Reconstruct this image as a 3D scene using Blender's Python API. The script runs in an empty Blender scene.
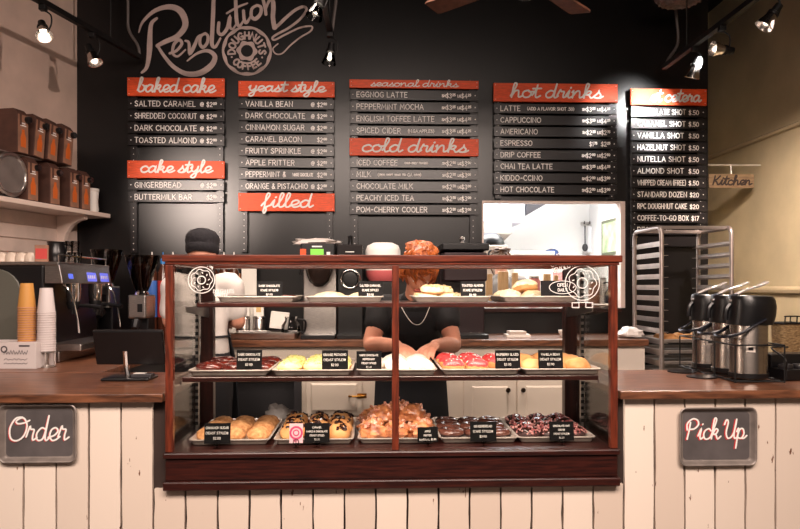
import bpy, bmesh, math, random
from mathutils import Vector, Matrix, noise
random.seed(7)
SC = bpy.context.scene
COL = SC.collection
PI = math.pi

# ------------------------------------------------------------------ camera, world, light, exposure
F_PX, CX, HOR, CAMZ = 700.0, 400.0, 287.0, 1.33
TH = math.radians(2.2)
CT, ST = math.cos(TH), math.sin(TH)
cam = bpy.data.cameras.new('camera'); co = bpy.data.objects.new('camera', cam); COL.objects.link(co)
co.location = (0, 0, CAMZ); co.rotation_euler = (PI/2, 0, -TH)
cam.sensor_width = 36; cam.lens = 36*F_PX/800; cam.shift_y = (HOR-264.5)/800
cam.clip_start = .05; cam.clip_end = 60
SC.camera = co
SC.view_settings.view_transform = 'Standard'; SC.view_settings.look = 'None'
SC.view_settings.gamma = 1; SC.view_settings.use_curve_mapping = False
SC.view_settings.exposure = 0.55
W = bpy.data.worlds.new('world'); SC.world = W; W.use_nodes = True
W.node_tree.nodes['Background'].inputs[0].default_value = (1, .82, .72, 1)
W.node_tree.nodes['Background'].inputs[1].default_value = 0.06

def lamp(name, kind, loc, target, energy, color, **kw):
    l = bpy.data.lights.new(name, kind); l.energy = energy; l.color = color
    for k, v in kw.items(): setattr(l, k, v)
    o = bpy.data.objects.new(name, l); COL.objects.link(o); o.location = loc
    d = Vector(target) - Vector(loc)
    o.rotation_euler = d.to_track_quat('-Z', 'Y').to_euler()
    return o
WARM = (1.0, .80, .66); WARM2 = (1.0, .81, .70); COOL = (1.0, .97, .94)
# room light over the customers' side, in front of the counter
lamp('room_light', 'AREA', (0.1, -0.2, 3.3), (0.1, 2.9, .55), 78, WARM2, shape='RECTANGLE', size=3.6, size_y=1.0, spread=math.radians(100))
# light over the staff aisle
lamp('aisle_light', 'AREA', (0.1, 4.0, 3.4), (0.1, 4.35, 0), 28, WARM2, shape='RECTANGLE', size=3.0, size_y=.4, spread=math.radians(85))
# light strip of the display case, plus unseen fills added under both shelves
lamp('case_strip_light', 'AREA', (0.085, 2.868, 1.427), (0.085, 3.05, .7), 7.5, WARM2, shape='RECTANGLE', size=1.6, size_y=.03)
lamp('upper_shelf_fill', 'AREA', (0.085, 2.985, 1.240), (0.085, 3.10, .6), 2.8, WARM2, shape='RECTANGLE', size=1.6, size_y=.02)
lamp('middle_shelf_fill', 'AREA', (0.085, 2.89, .9415), (0.085, 3.03, .4), 2.6, WARM2, shape='RECTANGLE', size=1.6, size_y=.02)
# kitchen ceiling light
lamp('kitchen_light', 'AREA', (1.2, 6.9, 2.85), (1.2, 6.9, 0), 150, COOL, shape='RECTANGLE', size=2.2, size_y=1.2)
# track spots (their housings are built further down)
def spot(name, loc, tgt, e, deg=38, blend=.7, c=WARM2):
    return lamp(name, 'SPOT', loc, tgt, e, c, spot_size=math.radians(deg), spot_blend=blend, shadow_soft_size=.03)
spot('spot_on_menu_right', (2.23, 4.62, 2.87), (2.0, 5.40, 2.60), 480, 56, 1.0, COOL)
spot('spot_on_right_counter', (2.13, 4.28, 2.78), (1.55, 3.15, .92), 135, 52, .9)
spot('spot_on_right_wall', (2.18, 3.74, 2.78), (3.2, 5.5, 1.5), 540, 60, 1.0)
spot('spot_on_cake_menu', (-2.45, .45, 2.56), (-1.28, 5.40, 2.0), 420, 15, 1.0)
spot('spot_on_case', (-.31, 4.0, 2.82), (.15, 3.5, 1.2), 40, 60, .9)
spot('spot_on_left_wall', (1.6, 1.6, 3.3), (-2.7, 4.9, 2.6), 170, 62, .6, (1.0, .78, .68))
spot('spot_on_left_counter', (-2.0, 4.25, 2.75), (-1.6, 3.3, .95), 3, 60, 1.0)

# ------------------------------------------------------------------ helpers
def P(px, py, Y):
    u = (px-CX)/F_PX; v = (HOR-py)/F_PX; t = Y/(CT-u*ST)
    return Vector((t*(ST+u*CT), Y, CAMZ+v*t))
def X(px, Y): return P(px, HOR, Y).x
def Z(py, px, Y): return P(px, py, Y).z
def along(E, d, px):
    """distance along the line E + s d that stands at column px"""
    u = (px-CX)/F_PX
    a = E[0]*CT-E[1]*ST; b = d[0]*CT-d[1]*ST; c = E[0]*ST+E[1]*CT; e = d[0]*ST+d[1]*CT
    return (u*c-a)/(b-u*e)
def lin(c):
    return tuple((x/255/12.92 if x/255 <= .04045 else ((x/255+.055)/1.055)**2.4) for x in c)+(1,)

MATS = {}
def mat(name, rgb, rough=.5, metal=0, var=0, scale=8, stretch=(1,1,1), rgb2=None, bump=0, emit=0, coat=0, spec=None, thr=None):
    if name in MATS: return MATS[name]
    m = bpy.data.materials.new(name); m.use_nodes = True; MATS[name] = m
    nt = m.node_tree; b = nt.nodes['Principled BSDF']
    b.inputs['Base Color'].default_value = lin(rgb); b.inputs['Roughness'].default_value = rough
    b.inputs['Metallic'].default_value = metal
    if coat: b.inputs['Coat Weight'].default_value = coat
    if spec is not None: b.inputs['Specular IOR Level'].default_value = spec
    if emit:
        b.inputs['Emission Color'].default_value = lin(rgb); b.inputs['Emission Strength'].default_value = emit
    if var or rgb2 or bump:
        tc = nt.nodes.new('ShaderNodeTexCoord'); mp = nt.nodes.new('ShaderNodeMapping')
        nt.links.new(tc.outputs['Object'], mp.inputs[0]); mp.inputs['Scale'].default_value = stretch
        nz = nt.nodes.new('ShaderNodeTexNoise'); nz.inputs['Scale'].default_value = scale; nz.inputs['Detail'].default_value = 6
        nt.links.new(mp.outputs[0], nz.inputs['Vector'])
        rp = nt.nodes.new('ShaderNodeValToRGB')
        c2 = rgb2 or tuple(max(0, x*(1-var)) for x in rgb)
        c1 = rgb if rgb2 else tuple(min(255, x*(1+var*.5)) for x in rgb)
        lo, hi = thr or (.32, .68)
        rp.color_ramp.elements[0].position = lo; rp.color_ramp.elements[1].position = hi
        rp.color_ramp.elements[0].color = lin(c2); rp.color_ramp.elements[1].color = lin(c1)
        nt.links.new(nz.outputs['Fac'], rp.inputs[0]); nt.links.new(rp.outputs[0], b.inputs['Base Color'])
        if bump:
            bp = nt.nodes.new('ShaderNodeBump'); bp.inputs['Strength'].default_value = bump; bp.inputs['Distance'].default_value = .01
            nt.links.new(nz.outputs['Fac'], bp.inputs['Height']); nt.links.new(bp.outputs[0], b.inputs['Normal'])
    return m
def glass(name, tint=(255,255,255), refl=.9, ior=1.25):
    m = bpy.data.materials.new(name); m.use_nodes = True; nt = m.node_tree; MATS[name] = m
    nt.nodes.remove(nt.nodes['Principled BSDF']); out = nt.nodes['Material Output']
    t = nt.nodes.new('ShaderNodeBsdfTransparent'); t.inputs[0].default_value = lin(tint)
    g = nt.nodes.new('ShaderNodeBsdfGlossy'); g.inputs['Roughness'].default_value = .02
    f = nt.nodes.new('ShaderNodeFresnel'); f.inputs[0].default_value = ior
    mu = nt.nodes.new('ShaderNodeMath'); mu.operation = 'MULTIPLY'; mu.inputs[1].default_value = refl
    mx = nt.nodes.new('ShaderNodeMixShader')
    nt.links.new(f.outputs[0], mu.inputs[0]); nt.links.new(mu.outputs[0], mx.inputs[0])
    nt.links.new(t.outputs[0], mx.inputs[1]); nt.links.new(g.outputs[0], mx.inputs[2]); nt.links.new(mx.outputs[0], out.inputs[0])
    return m

class MB:
    def __init__(s): s.v = []; s.f = []; s.m = []; s.cur = 0
    def add(s, vs, fs, M=None):
        n = len(s.v)
        s.v += [tuple(M @ Vector(v)) if M is not None else tuple(v) for v in vs]
        for f in fs: s.f.append(tuple(i+n for i in f)); s.m.append(s.cur)
        return s
    def box(s, a, b, M=None):
        x0,y0,z0 = a; x1,y1,z1 = b
        return s.add([(x0,y0,z0),(x1,y0,z0),(x1,y1,z0),(x0,y1,z0),(x0,y0,z1),(x1,y0,z1),(x1,y1,z1),(x0,y1,z1)],
            [(0,3,2,1),(4,5,6,7),(0,1,5,4),(1,2,6,5),(2,3,7,6),(3,0,4,7)], M)
    def cbox(s, c, d, M=None):
        return s.box([c[i]-d[i]/2 for i in range(3)], [c[i]+d[i]/2 for i in range(3)], M)
    def lathe(s, prof, c=(0,0,0), n=24, M=None, cap=True):
        vs, fs = [], []
        for r, z in prof:
            for k in range(n):
                a = 2*PI*k/n; vs.append((c[0]+r*math.cos(a), c[1]+r*math.sin(a), c[2]+z))
        for i in range(len(prof)-1):
            for k in range(n):
                k2 = (k+1) % n
                fs.append((i*n+k, i*n+k2, (i+1)*n+k2, (i+1)*n+k))
        if cap:
            if prof[0][0] > 1e-5: fs.append(tuple(range(n))[::-1])
            if prof[-1][0] > 1e-5: fs.append(tuple((len(prof)-1)*n+k for k in range(n)))
        return s.add(vs, fs, M)
    def tube(s, pts, r, n=8, cap=True, M=None):
        pts = [Vector(p) for p in pts]; N = len(pts); vs, fs = [], []
        rs = r if isinstance(r, (list, tuple)) else [r]*N
        prev = None
        for i, p in enumerate(pts):
            d = (pts[min(i+1,N-1)]-pts[max(i-1,0)]); d = d.normalized() if d.length > 1e-9 else Vector((0,0,1))
            if prev is None:
                a = d.orthogonal().normalized()
            else:
                a = prev - d*prev.dot(d); a = a.normalized() if a.length > 1e-6 else d.orthogonal().normalized()
            prev = a; b = d.cross(a)
            for k in range(n):
                t = 2*PI*k/n; vs.append(p+(a*math.cos(t)+b*math.sin(t))*rs[i])
        for i in range(N-1):
            for k in range(n):
                k2 = (k+1)%n; fs.append((i*n+k, i*n+k2, (i+1)*n+k2, (i+1)*n+k))
        if cap: fs.append(tuple(range(n))[::-1]); fs.append(tuple((N-1)*n+k for k in range(n)))
        return s.add(vs, fs, M)
    def loops(s, loops, cap0=True, cap1=True, M=None):
        n = len(loops[0]); vs = [v for l in loops for v in l]; fs = []
        for i in range(len(loops)-1):
            for k in range(n):
                k2 = (k+1)%n; fs.append((i*n+k, i*n+k2, (i+1)*n+k2, (i+1)*n+k))
        if cap0: fs.append(tuple(range(n))[::-1])
        if cap1: fs.append(tuple((len(loops)-1)*n+k for k in range(n)))
        return s.add(vs, fs, M)
    def prism(s, poly, a, b, axis='y', M=None):
        """polygon of (x,z) pairs drawn out along y, or of (x,y) pairs along z, or (y,z) along x"""
        def q(p, t):
            return {'y': (p[0], t, p[1]), 'z': (p[0], p[1], t), 'x': (t, p[0], p[1])}[axis]
        return s.loops([[q(p, a) for p in poly], [q(p, b) for p in poly]], M=M)
    def sphere(s, c, r, nu=16, nv=10, M=None, fn=None):
        r = r if isinstance(r, (tuple, list)) else (r,r,r)
        vs = []; fs = []
        for j in range(nv+1):
            ph = PI*j/nv
            for k in range(nu):
                a = 2*PI*k/nu; d = Vector((math.sin(ph)*math.cos(a), math.sin(ph)*math.sin(a), math.cos(ph)))
                q = fn(d) if fn else d
                vs.append((c[0]+q.x*r[0], c[1]+q.y*r[1], c[2]+q.z*r[2]))
        for j in range(nv):
            for k in range(nu):
                k2 = (k+1)%nu; fs.append((j*nu+k, (j+1)*nu+k, (j+1)*nu+k2, j*nu+k2))
        return s.add(vs, fs, M)
    def torus(s, c, R, r, nu=24, nv=10, M=None):
        vs = []; fs = []
        for j in range(nu):
            a = 2*PI*j/nu
            for k in range(nv):
                b = 2*PI*k/nv; vs.append((c[0]+(R+r*math.cos(b))*math.cos(a), c[1]+(R+r*math.cos(b))*math.sin(a), c[2]+r*math.sin(b)))
        for j in range(nu):
            for k in range(nv):
                fs.append((j*nv+k, ((j+1)%nu)*nv+k, ((j+1)%nu)*nv+(k+1)%nv, j*nv+(k+1)%nv))
        return s.add(vs, fs, M)
    def mesh(s, name, mats, bevel=0, smooth=False, recalc=True):
        me = bpy.data.meshes.new(name); me.from_pydata(s.v, [], s.f)
        mats = mats if isinstance(mats, (list, tuple)) else [mats]
        for m in mats: me.materials.append(m)
        for p, i in zip(me.polygons, s.m): p.material_index = i
        bm = bmesh.new(); bm.from_mesh(me)
        bmesh.ops.remove_doubles(bm, verts=bm.verts, dist=1e-6)
        if recalc: bmesh.ops.recalc_face_normals(bm, faces=bm.faces)
        if bevel:
            es = [e for e in bm.edges if len(e.link_faces) == 2 and e.calc_face_angle(0) > .6]
            bmesh.ops.bevel(bm, geom=es, offset=bevel, segments=2, profile=.5, affect='EDGES', clamp_overlap=True)
        bm.to_mesh(me); bm.free()
        if smooth:
            for p in me.polygons: p.use_smooth = True
            try: me.set_sharp_from_angle(angle=math.radians(smooth if smooth is not True else 40))
            except Exception: pass
        return me
    def build(s, name, mats, parent=None, bevel=0, smooth=False, recalc=True, loc=None, rot=None):
        o = bpy.data.objects.new(name, s.mesh(name, mats, bevel, smooth, recalc)); COL.objects.link(o)
        if parent: o.parent = parent
        if loc is not None: o.location = loc
        if rot is not None: o.rotation_euler = rot
        return o
def tag(o, label=None, cat=None, group=None, kind=None):
    if label: o['label'] = label
    if cat: o['category'] = cat
    if group: o['group'] = group
    if kind: o['kind'] = kind
    return o
def thing(name, label, cat, loc=(0,0,0), rot=0, group=None):
    o = bpy.data.objects.new(name, None); COL.objects.link(o); o.location = loc
    o.rotation_euler = rot if isinstance(rot, (tuple, list)) else (0,0,rot)
    o.empty_display_size = .05
    return tag(o, label, cat, group)
def dup(root, loc, rot=None, label=None, group=None):
    r = root.copy(); COL.objects.link(r); r.location = loc
    if rot is not None: r.rotation_euler = rot if isinstance(rot, (tuple, list)) else (0,0,rot)
    if label: r['label'] = label
    if group: r['group'] = group
    for ch in list(root.children):
        c = ch.copy(); COL.objects.link(c); c.parent = r
        for g in list(ch.children):
            d = g.copy(); COL.objects.link(d); d.parent = c
    return r
def struct(name, mb, m, bevel=0, parent=None, **k):
    return tag(mb.build(name, m, parent, bevel, **k), kind='structure')
def TR(loc=(0,0,0), rz=0, rx=0, ry=0, s=1):
    return Matrix.Translation(loc) @ Matrix.Rotation(rz,4,'Z') @ Matrix.Rotation(ry,4,'Y') @ Matrix.Rotation(rx,4,'X') @ Matrix.Scale(s,4)
def catmull(pts, k=5, closed=False):
    P_ = [Vector(p) for p in pts]; n = len(P_); out = []
    if n < 3: return P_
    rng = n if closed else n-1
    for i in range(rng):
        g = (lambda j: P_[j % n]) if closed else (lambda j: P_[min(max(j,0),n-1)])
        a,b,c,d = g(i-1), g(i), g(i+1), g(i+2)
        for t in range(k):
            u = t/k
            out.append(.5*((2*b)+(c-a)*u+(2*a-5*b+4*c-d)*u*u+(3*b-a-3*c+d)*u**3))
    if not closed: out.append(P_[-1])
    return out
def rrect(w, d, r, n=4, cx=0, cy=0):
    o = []
    for sx, sy, a0 in ((1,1,0),(-1,1,90),(-1,-1,180),(1,-1,270)):
        for k in range(n+1):
            a = math.radians(a0+90*k/n); o.append((cx+sx*(w/2-r)+r*math.cos(a), cy+sy*(d/2-r)+r*math.sin(a)))
    return o

# ------------------------------------------------------------------ hand lettering (strokes on a plane)
CAPS = {
'A':'.7;0,0 .35,1 .7,0|.12,.35 .58,.35','B':'.6;0,0 0,1|~0,1 .4,1 .52,.76 .38,.54 0,.53|~0,.53 .42,.52 .6,.27 .42,0 0,0',
'C':'.64;~.62,.85 .4,1 .12,.85 0,.5 .12,.15 .4,0 .63,.15','D':'.65;0,0 0,1|~0,1 .4,.95 .65,.5 .4,.05 0,0',
'E':'.52;.52,1 0,1 0,0 .52,0|0,.52 .42,.52','F':'.5;.52,1 0,1 0,0|0,.5 .4,.5',
'G':'.68;~.62,.85 .4,1 .12,.85 0,.5 .12,.15 .4,0 .64,.15 .66,.45|.4,.45 .66,.45','H':'.62;0,0 0,1|.62,0 .62,1|0,.5 .62,.5',
'I':'.1;.05,0 .05,1','J':'.45;~.4,1 .4,.2 .2,0 0,.18','K':'.6;0,0 0,1|.58,1 0,.42|.18,.55 .6,0','L':'.48;0,1 0,0 .48,0',
'M':'.8;0,0 .08,1 .4,.3 .72,1 .8,0','N':'.65;0,0 0,1 .65,0 .65,1',
'O':'.72;~.36,1 .08,.82 0,.5 .08,.18 .36,0 .64,.18 .72,.5 .64,.82 .36,1','P':'.56;0,0 0,1|~0,1 .42,.98 .56,.74 .42,.5 0,.48',
'Q':'.72;~.36,1 .08,.82 0,.5 .08,.18 .36,0 .64,.18 .72,.5 .64,.82 .36,1|.45,.25 .75,-.08','R':'.6;0,0 0,1|~0,1 .42,.98 .56,.74 .42,.5 0,.48|.25,.48 .6,0',
'S':'.55;~.52,.86 .28,1 .03,.8 .2,.57 .42,.43 .54,.2 .28,0 0,.15','T':'.6;0,1 .6,1|.3,1 .3,0',
'U':'.62;~0,1 0,.3 .1,.06 .31,0 .52,.06 .62,.3 .62,1','V':'.66;0,1 .33,0 .66,1','W':'.95;0,1 .22,0 .47,.8 .72,0 .95,1',
'X':'.6;0,0 .6,1|0,1 .6,0','Y':'.6;0,1 .3,.5 .6,1|.3,.5 .3,0','Z':'.58;0,1 .58,1 0,0 .58,0',
'0':'.6;~.3,1 .05,.75 .05,.25 .3,0 .55,.25 .55,.75 .3,1','1':'.25;.02,.8 .15,1 .15,0','2':'.55;~.03,.8 .25,1 .5,.75 .3,.4 0,0|0,0 .55,0',
'3':'.52;~.05,.9 .3,1 .48,.75 .22,.55 .5,.28 .28,0 0,.12','4':'.58;.42,0 .42,1 0,.3 .58,.3','5':'.52;.5,1 .08,1 .05,.55|~.05,.55 .35,.6 .52,.3 .3,0 0,.1',
'6':'.52;~.45,.95 .15,.7 .03,.3 .25,0 .5,.25 .3,.5 .05,.3','7':'.5;0,1 .5,1 .15,0','8':'.52;~.26,.52 .05,.75 .26,1 .47,.75 .26,.52 .02,.25 .26,0 .5,.25 .26,.52',
'9':'.5;~.48,.7 .25,.45 .03,.72 .25,1 .48,.75 .4,0','$':'.55;~.52,.82 .28,.95 .05,.76 .2,.57 .42,.43 .52,.22 .28,.05 0,.18|.28,1.12 .28,-.12',
'@':'.8;~.55,.6 .35,.68 .25,.45 .4,.3 .56,.45 .56,.62 .58,.35 .75,.5 .65,.85 .35,.95 .06,.65 .1,.2 .4,.02 .7,.15',
'.':'.1;.03,0 .07,.04','-':'.4;.03,.45 .37,.45','(':'.25;~.22,1.1 .05,.75 .05,.3 .22,-.1',')':'.25;~.03,1.1 .2,.75 .2,.3 .03,-.1',
'&':'.65;~.62,.05 .2,.72 .3,1 .45,.8 .1,.4 .08,.1 .3,0 .6,.4',"'":'.1;.05,1 .03,.75','>':'.9;0,.45 .85,.45|.6,.7 .87,.45 .6,.2','|':'.1;.05,-.1 .05,1.1',
}
SCRIPT = {
'a':'1.02;~.75,.9 .4,1 .08,.6 .1,.15 .35,0 .65,.35 .78,.95 .72,.3 .85,0 1.08,.25','b':'.88;~.0,.2 .3,1.3 .38,1.9 .2,2 .12,1.4 .1,.3 .3,0 .65,.2 .7,.7 .5,.95 .7,.8 .95,.85',
'c':'.84;~.72,.8 .5,1 .15,.8 .05,.4 .2,.05 .5,0 .9,.3','d':'1.05;~.75,.85 .4,1 .08,.6 .1,.15 .35,0 .65,.35 .85,1.95|~.85,1.95 .74,.4 .85,0 1.1,.25',
'e':'.82;~0,.25 .45,.4 .7,.75 .5,1 .2,.85 .1,.4 .3,.02 .6,.05 .9,.3','f':'.78;~0,.2 .4,1.2 .55,1.85 .38,2 .28,1.5 .25,0 .2,-.7 .32,-.85 .42,-.45 .4,0 .8,.3',
'h':'1.0;~0,.2 .3,1.3 .4,1.9 .22,2 .14,1.4 .1,0|~.1,.2 .35,.9 .6,.95 .65,.5 .7,.05 1.05,.25','i':'.55;~0,.3 .25,1 .2,.3 .3,0 .6,.25|.32,1.4 .36,1.46',
'k':'.95;~0,.2 .3,1.3 .4,1.9 .22,2 .14,1.4 .1,0|~.1,.3 .4,.95 .65,.85 .5,.5 .25,.45 .5,.4 .7,0 1.0,.25','l':'.58;~0,.2 .35,1.3 .42,1.9 .25,2 .15,1.3 .18,.2 .35,0 .65,.25',
'n':'1.0;~.0,.8 .1,1 .1,.5 .08,0|~.08,.2 .35,.9 .6,.95 .65,.5 .7,.05 1.05,.25','o':'.9;~.5,1 .15,.85 .05,.4 .25,.02 .6,.1 .75,.6 .5,1 .6,.8 .95,.85',
'p':'1.0;~.0,.7 .15,1 .12,0 .08,-.9|~.12,.2 .3,.9 .6,.95 .75,.5 .55,.05 .2,.1|~.55,.05 .8,.05 1.05,.3','r':'.78;~0,.3 .2,1.1 .3,.9 .55,.85 .5,.4 .55,.05 .85,.25',
's':'.74;~0,.2 .35,.75 .4,1.05 .42,.8 .6,.4 .45,.02 .1,.05|~.45,.02 .6,.05 .8,.25','t':'.66;~0,.3 .3,1.2 .35,1.75 .28,.4 .4,0 .7,.25|0,1.25 .7,1.3',
'u':'1.0;~0,.7 .15,1 .1,.3 .3,0 .6,.4 .72,1|~.72,1 .68,.3 .8,0 1.05,.25','y':'.95;~0,.7 .15,1 .12,.4 .35,.15 .65,.5 .75,1|~.75,1 .6,-.5 .35,-.9 .1,-.65 .4,-.2 1.0,.3',
'K':'1.2;~.25,1.9 .2,1 .1,0|~1.0,1.9 .6,1.2 .2,.95|~.2,.95 .6,.6 .8,.05 1.2,.2','O':'1.45;~.9,1.85 .4,1.75 .05,1.0 .2,.2 .7,0 1.2,.4 1.35,1.2 1.0,1.8 .5,1.6 .6,1.35 1.1,1.4 1.5,1.6',
'P':'1.3;~.35,1.6 .3,.8 .2,0|~.1,.9 .05,1.5 .5,1.95 1.0,1.85 1.15,1.4 .8,1.0 .3,.95','U':'1.4;~.05,1.4 .2,1.85 .4,1.6 .3,.6 .55,.05 .95,.3 1.15,1.1 1.2,1.9|~1.2,1.9 1.1,.6 1.2,.05 1.5,.2',
}
_GC = {}
def glyph(font, ch):
    k = (id(font), ch)
    if k not in _GC:
        adv, ss = font[ch].split(';'); st = []
        for s_ in ss.split('|'):
            sm = s_.startswith('~'); pts = [tuple(float(q) for q in p.split(',')) for p in s_.lstrip('~').split()]
            st.append([tuple(p)[:2] for p in catmull([(a, b, 0) for a, b in pts], 4)] if sm else pts)
        _GC[k] = (float(adv), st)
    return _GC[k]
def layout(text, h, sp=.2, font=CAPS, space=.45):
    """list of strokes at height h from x=0, and the total width"""
    out = []; x = 0.; sup = False
    for ch in text:
        if font is CAPS and ch == '^': sup = True; continue
        if ch == ' ': x += space*h; sup = False; continue
        sc, dz = 1., 0.
        c = ch
        if font is CAPS:
            if ch.islower(): c = ch.upper(); sc = .55; dz = .2
            if sup: sc = .52; dz = .45
        if c not in font: continue
        adv, st = glyph(font, c)
        jit = random.uniform(-.02, .02) if font is CAPS else 0
        for s_ in st: out.append([(x+p[0]*h*sc, (p[1]*sc+dz+jit)*h) for p in s_])
        x += (adv+sp)*h*sc
    return out, x
LAYER = [0]
def ribbon(mb, pts, w, M, dash=None):
    LAYER[0] = (LAYER[0]+1) % 5; y_ = -LAYER[0]*.0003
    pts = [Vector((p[0], p[1])) for p in pts]
    q = [pts[0]]
    for p in pts[1:]:
        if (p-q[-1]).length > 1e-6: q.append(p)
    pts = q; n = len(pts)
    if n < 2: return
    ws = w if isinstance(w, list) else [w]*n
    vs, fs = [], []
    for i in range(n):
        a = (pts[i]-pts[i-1]).normalized() if i else None
        b = (pts[i+1]-pts[i]).normalized() if i < n-1 else None
        d = (a+b) if a is not None and b is not None else (a if b is None else b)
        if d.length < .2: d = a
        d = d.normalized(); nn = Vector((-d.y, d.x))
        m_ = 1.
        if a is not None and b is not None:
            cs = max(.55, nn.dot(Vector((-a.y, a.x)))); m_ = 1/cs
        wi = ws[min(i, len(ws)-1)]/2*m_
        yy = y_-.0003*i/n; vs += [(pts[i].x+nn.x*wi, yy, pts[i].y+nn.y*wi), (pts[i].x-nn.x*wi, yy, pts[i].y-nn.y*wi)]
        if i: k = 2*i; fs.append((k-2, k-1, k+1, k))
    for end in (0, n-1):
        d = (pts[0]-pts[1]) if end == 0 else (pts[-1]-pts[-2]); d = d.normalized(); nn = Vector((-d.y, d.x)); r = ws[min(end, len(ws)-1)]/2
        b0 = len(vs); 
        for k in range(6):
            a = PI*k/5; vs.append((pts[end].x+(nn.x*math.cos(a)+d.x*math.sin(a))*r, y_-.0003*end/n, pts[end].y+(nn.y*math.cos(a)+d.y*math.sin(a))*r))
        fs.append(tuple(range(b0, b0+6)))
    mb.add(vs, fs, M)
def write(mb, text, x, z, h, w, M=None, font=CAPS, align='l', maxw=None, sp=.2, slant=0, space=.45, fit=None):
    st, tot = layout(text, h, sp, font, space)
    k = 1.
    if maxw and tot > maxw: k = maxw/tot
    if fit: k = fit/tot
    x0 = x - (tot*k/2 if align == 'c' else tot*k if align == 'r' else 0)
    for s_ in st: ribbon(mb, [(x0+p[0]*k+slant*p[1], z+p[1]) for p in s_], w, M if M is not None else Matrix())
def disc(mb, x, z, r, M, n=10, r0=0):
    if r0: 
        vs = [(x+q*math.cos(2*PI*k/n), 0, z+q*math.sin(2*PI*k/n)) for q in (r0, r) for k in range(n)]
        mb.add(vs, [(k, (k+1)%n, n+(k+1)%n, n+k) for k in range(n)], M)
    else: mb.add([(x+r*math.cos(2*PI*k/n), 0, z+r*math.sin(2*PI*k/n)) for k in range(n)], [tuple(range(n))], M)

# ------------------------------------------------------------------ materials
M_black = mat('black_wall_paint', (18,16,17), .29, var=.25, scale=3)
M_cream = mat('cream_wall_paint', (214,190,176), .7, var=.06, scale=4, bump=.05)
M_olive = mat('olive_wall_paint', (196,180,146), .7, var=.06, scale=3)
M_olivedark = mat('dark_olive_wall_paint', (84,72,54), .7, var=.1, scale=3)
M_white = mat('white_kitchen_paint', (240,240,238), .6)
M_ceil = mat('black_ceiling_paint', (12,11,12), .8)
M_floor = mat('brown_floor', (70,52,42), .5, var=.3, scale=5)
M_slat = mat('charcoal_slat_paint', (29,26,28), .3, var=.2, scale=14, stretch=(1,1,8))
M_red = mat('orange_red_paint', (238,84,30), .5, var=.1, scale=20, stretch=(1,1,6))
M_letter = mat('white_lettering_paint', (238,234,230), .5)
M_logo = mat('grey_pink_logo_paint', (190,170,164), .6, var=.08, scale=12)
M_wood = mat('mahogany_wood', (122,54,34), .28, scale=9, stretch=(1,6,14), rgb2=(64,26,18), coat=.4)
M_woodv = mat('mahogany_post_wood', (122,54,34), .28, scale=9, stretch=(10,10,1), rgb2=(64,26,18), coat=.4)
M_wooddkv = mat('dark_mahogany_post_wood', (62,25,19), .3, scale=9, stretch=(10,10,1), rgb2=(32,12,11), coat=.3)
M_wooddk = mat('dark_mahogany_wood', (62,25,19), .3, scale=9, stretch=(1,6,14), rgb2=(32,12,11), coat=.3)
M_top = mat('counter_wood', (132,84,58), .34, scale=7, stretch=(1.2,9,9), rgb2=(66,40,28), coat=.1)
M_oldtray = mat('aged_tray_aluminium', (138,128,122), .5, .35, var=.15, scale=14)
M_steel = mat('brushed_steel', (190,184,180), .28, 1, var=.12, scale=30, stretch=(1,1,20))
M_alu = mat('tray_aluminium', (190,180,172), .4, .35, var=.1, scale=20)
M_chrome = mat('chrome', (225,222,220), .1, 1)
M_blackpl = mat('black_plastic', (16,15,17), .3)
M_blackmt = mat('matt_black_metal', (14,13,14), .5, .3)
M_dkgrey = mat('dark_grey_panel', (52,50,54), .45)
M_box = mat('white_print_card', (204,194,192), .7)
M_paper = mat('white_paper', (238,234,228), .7)
M_kraft = mat('brown_kraft_card', (156,114,92), .7, var=.12, scale=12)
M_kraftdk = mat('dark_kraft_card', (84,54,44), .7, var=.12, scale=12)
M_orange = mat('orange_label', (214,104,36), .5)
M_chalk = mat('chalkboard_grey', (84,78,78), .65, var=.18, scale=7)
M_card = mat('black_card', (11,10,12), .7, spec=.2)
M_glass = glass('case_glass', (250,250,248), .55, 1.3)
M_clear = glass('clear_plastic', (225,225,225), 1., 1.4)
M_smoke = glass('smoked_plastic', (180,164,154), 1., 1.4)

# ------------------------------------------------------------------ the room
YW = 5.4
struct('floor', MB().box((-4.6,-1.5,-.06),(4.6,9,0)), M_floor)
struct('ceiling', MB().box((-4.6,-1.5,3.95),(4.6,9,4.05)), M_ceil)
ox0, ox1 = X(482,YW), X(625,YW); oz0, oz1 = Z(308,560,YW), Z(201,552,YW)
xe = X(708,YW)
m = MB()
m.box((-2.5,YW,0),(ox0,YW+.1,3.95)); m.box((ox1,YW,0),(xe,YW+.1,3.95)); m.box((ox0,YW,oz1),(ox1,YW+.1,3.95)); m.box((ox0,YW,0),(ox1,YW+.1,oz0))
struct('wall_back', m, M_black)
m = MB(); m.box((ox0,YW-.004,oz0),(ox0+.012,YW+.104,oz1)); m.box((ox1-.035,YW-.004,oz0),(ox1,YW+.104,oz1)); m.box((ox0+.012,YW-.004,oz1-.012),(ox1-.035,YW+.104,oz1))
struct('trim_1', m, mat('opening_reveal_paint', (226,206,196), .6))
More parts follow.
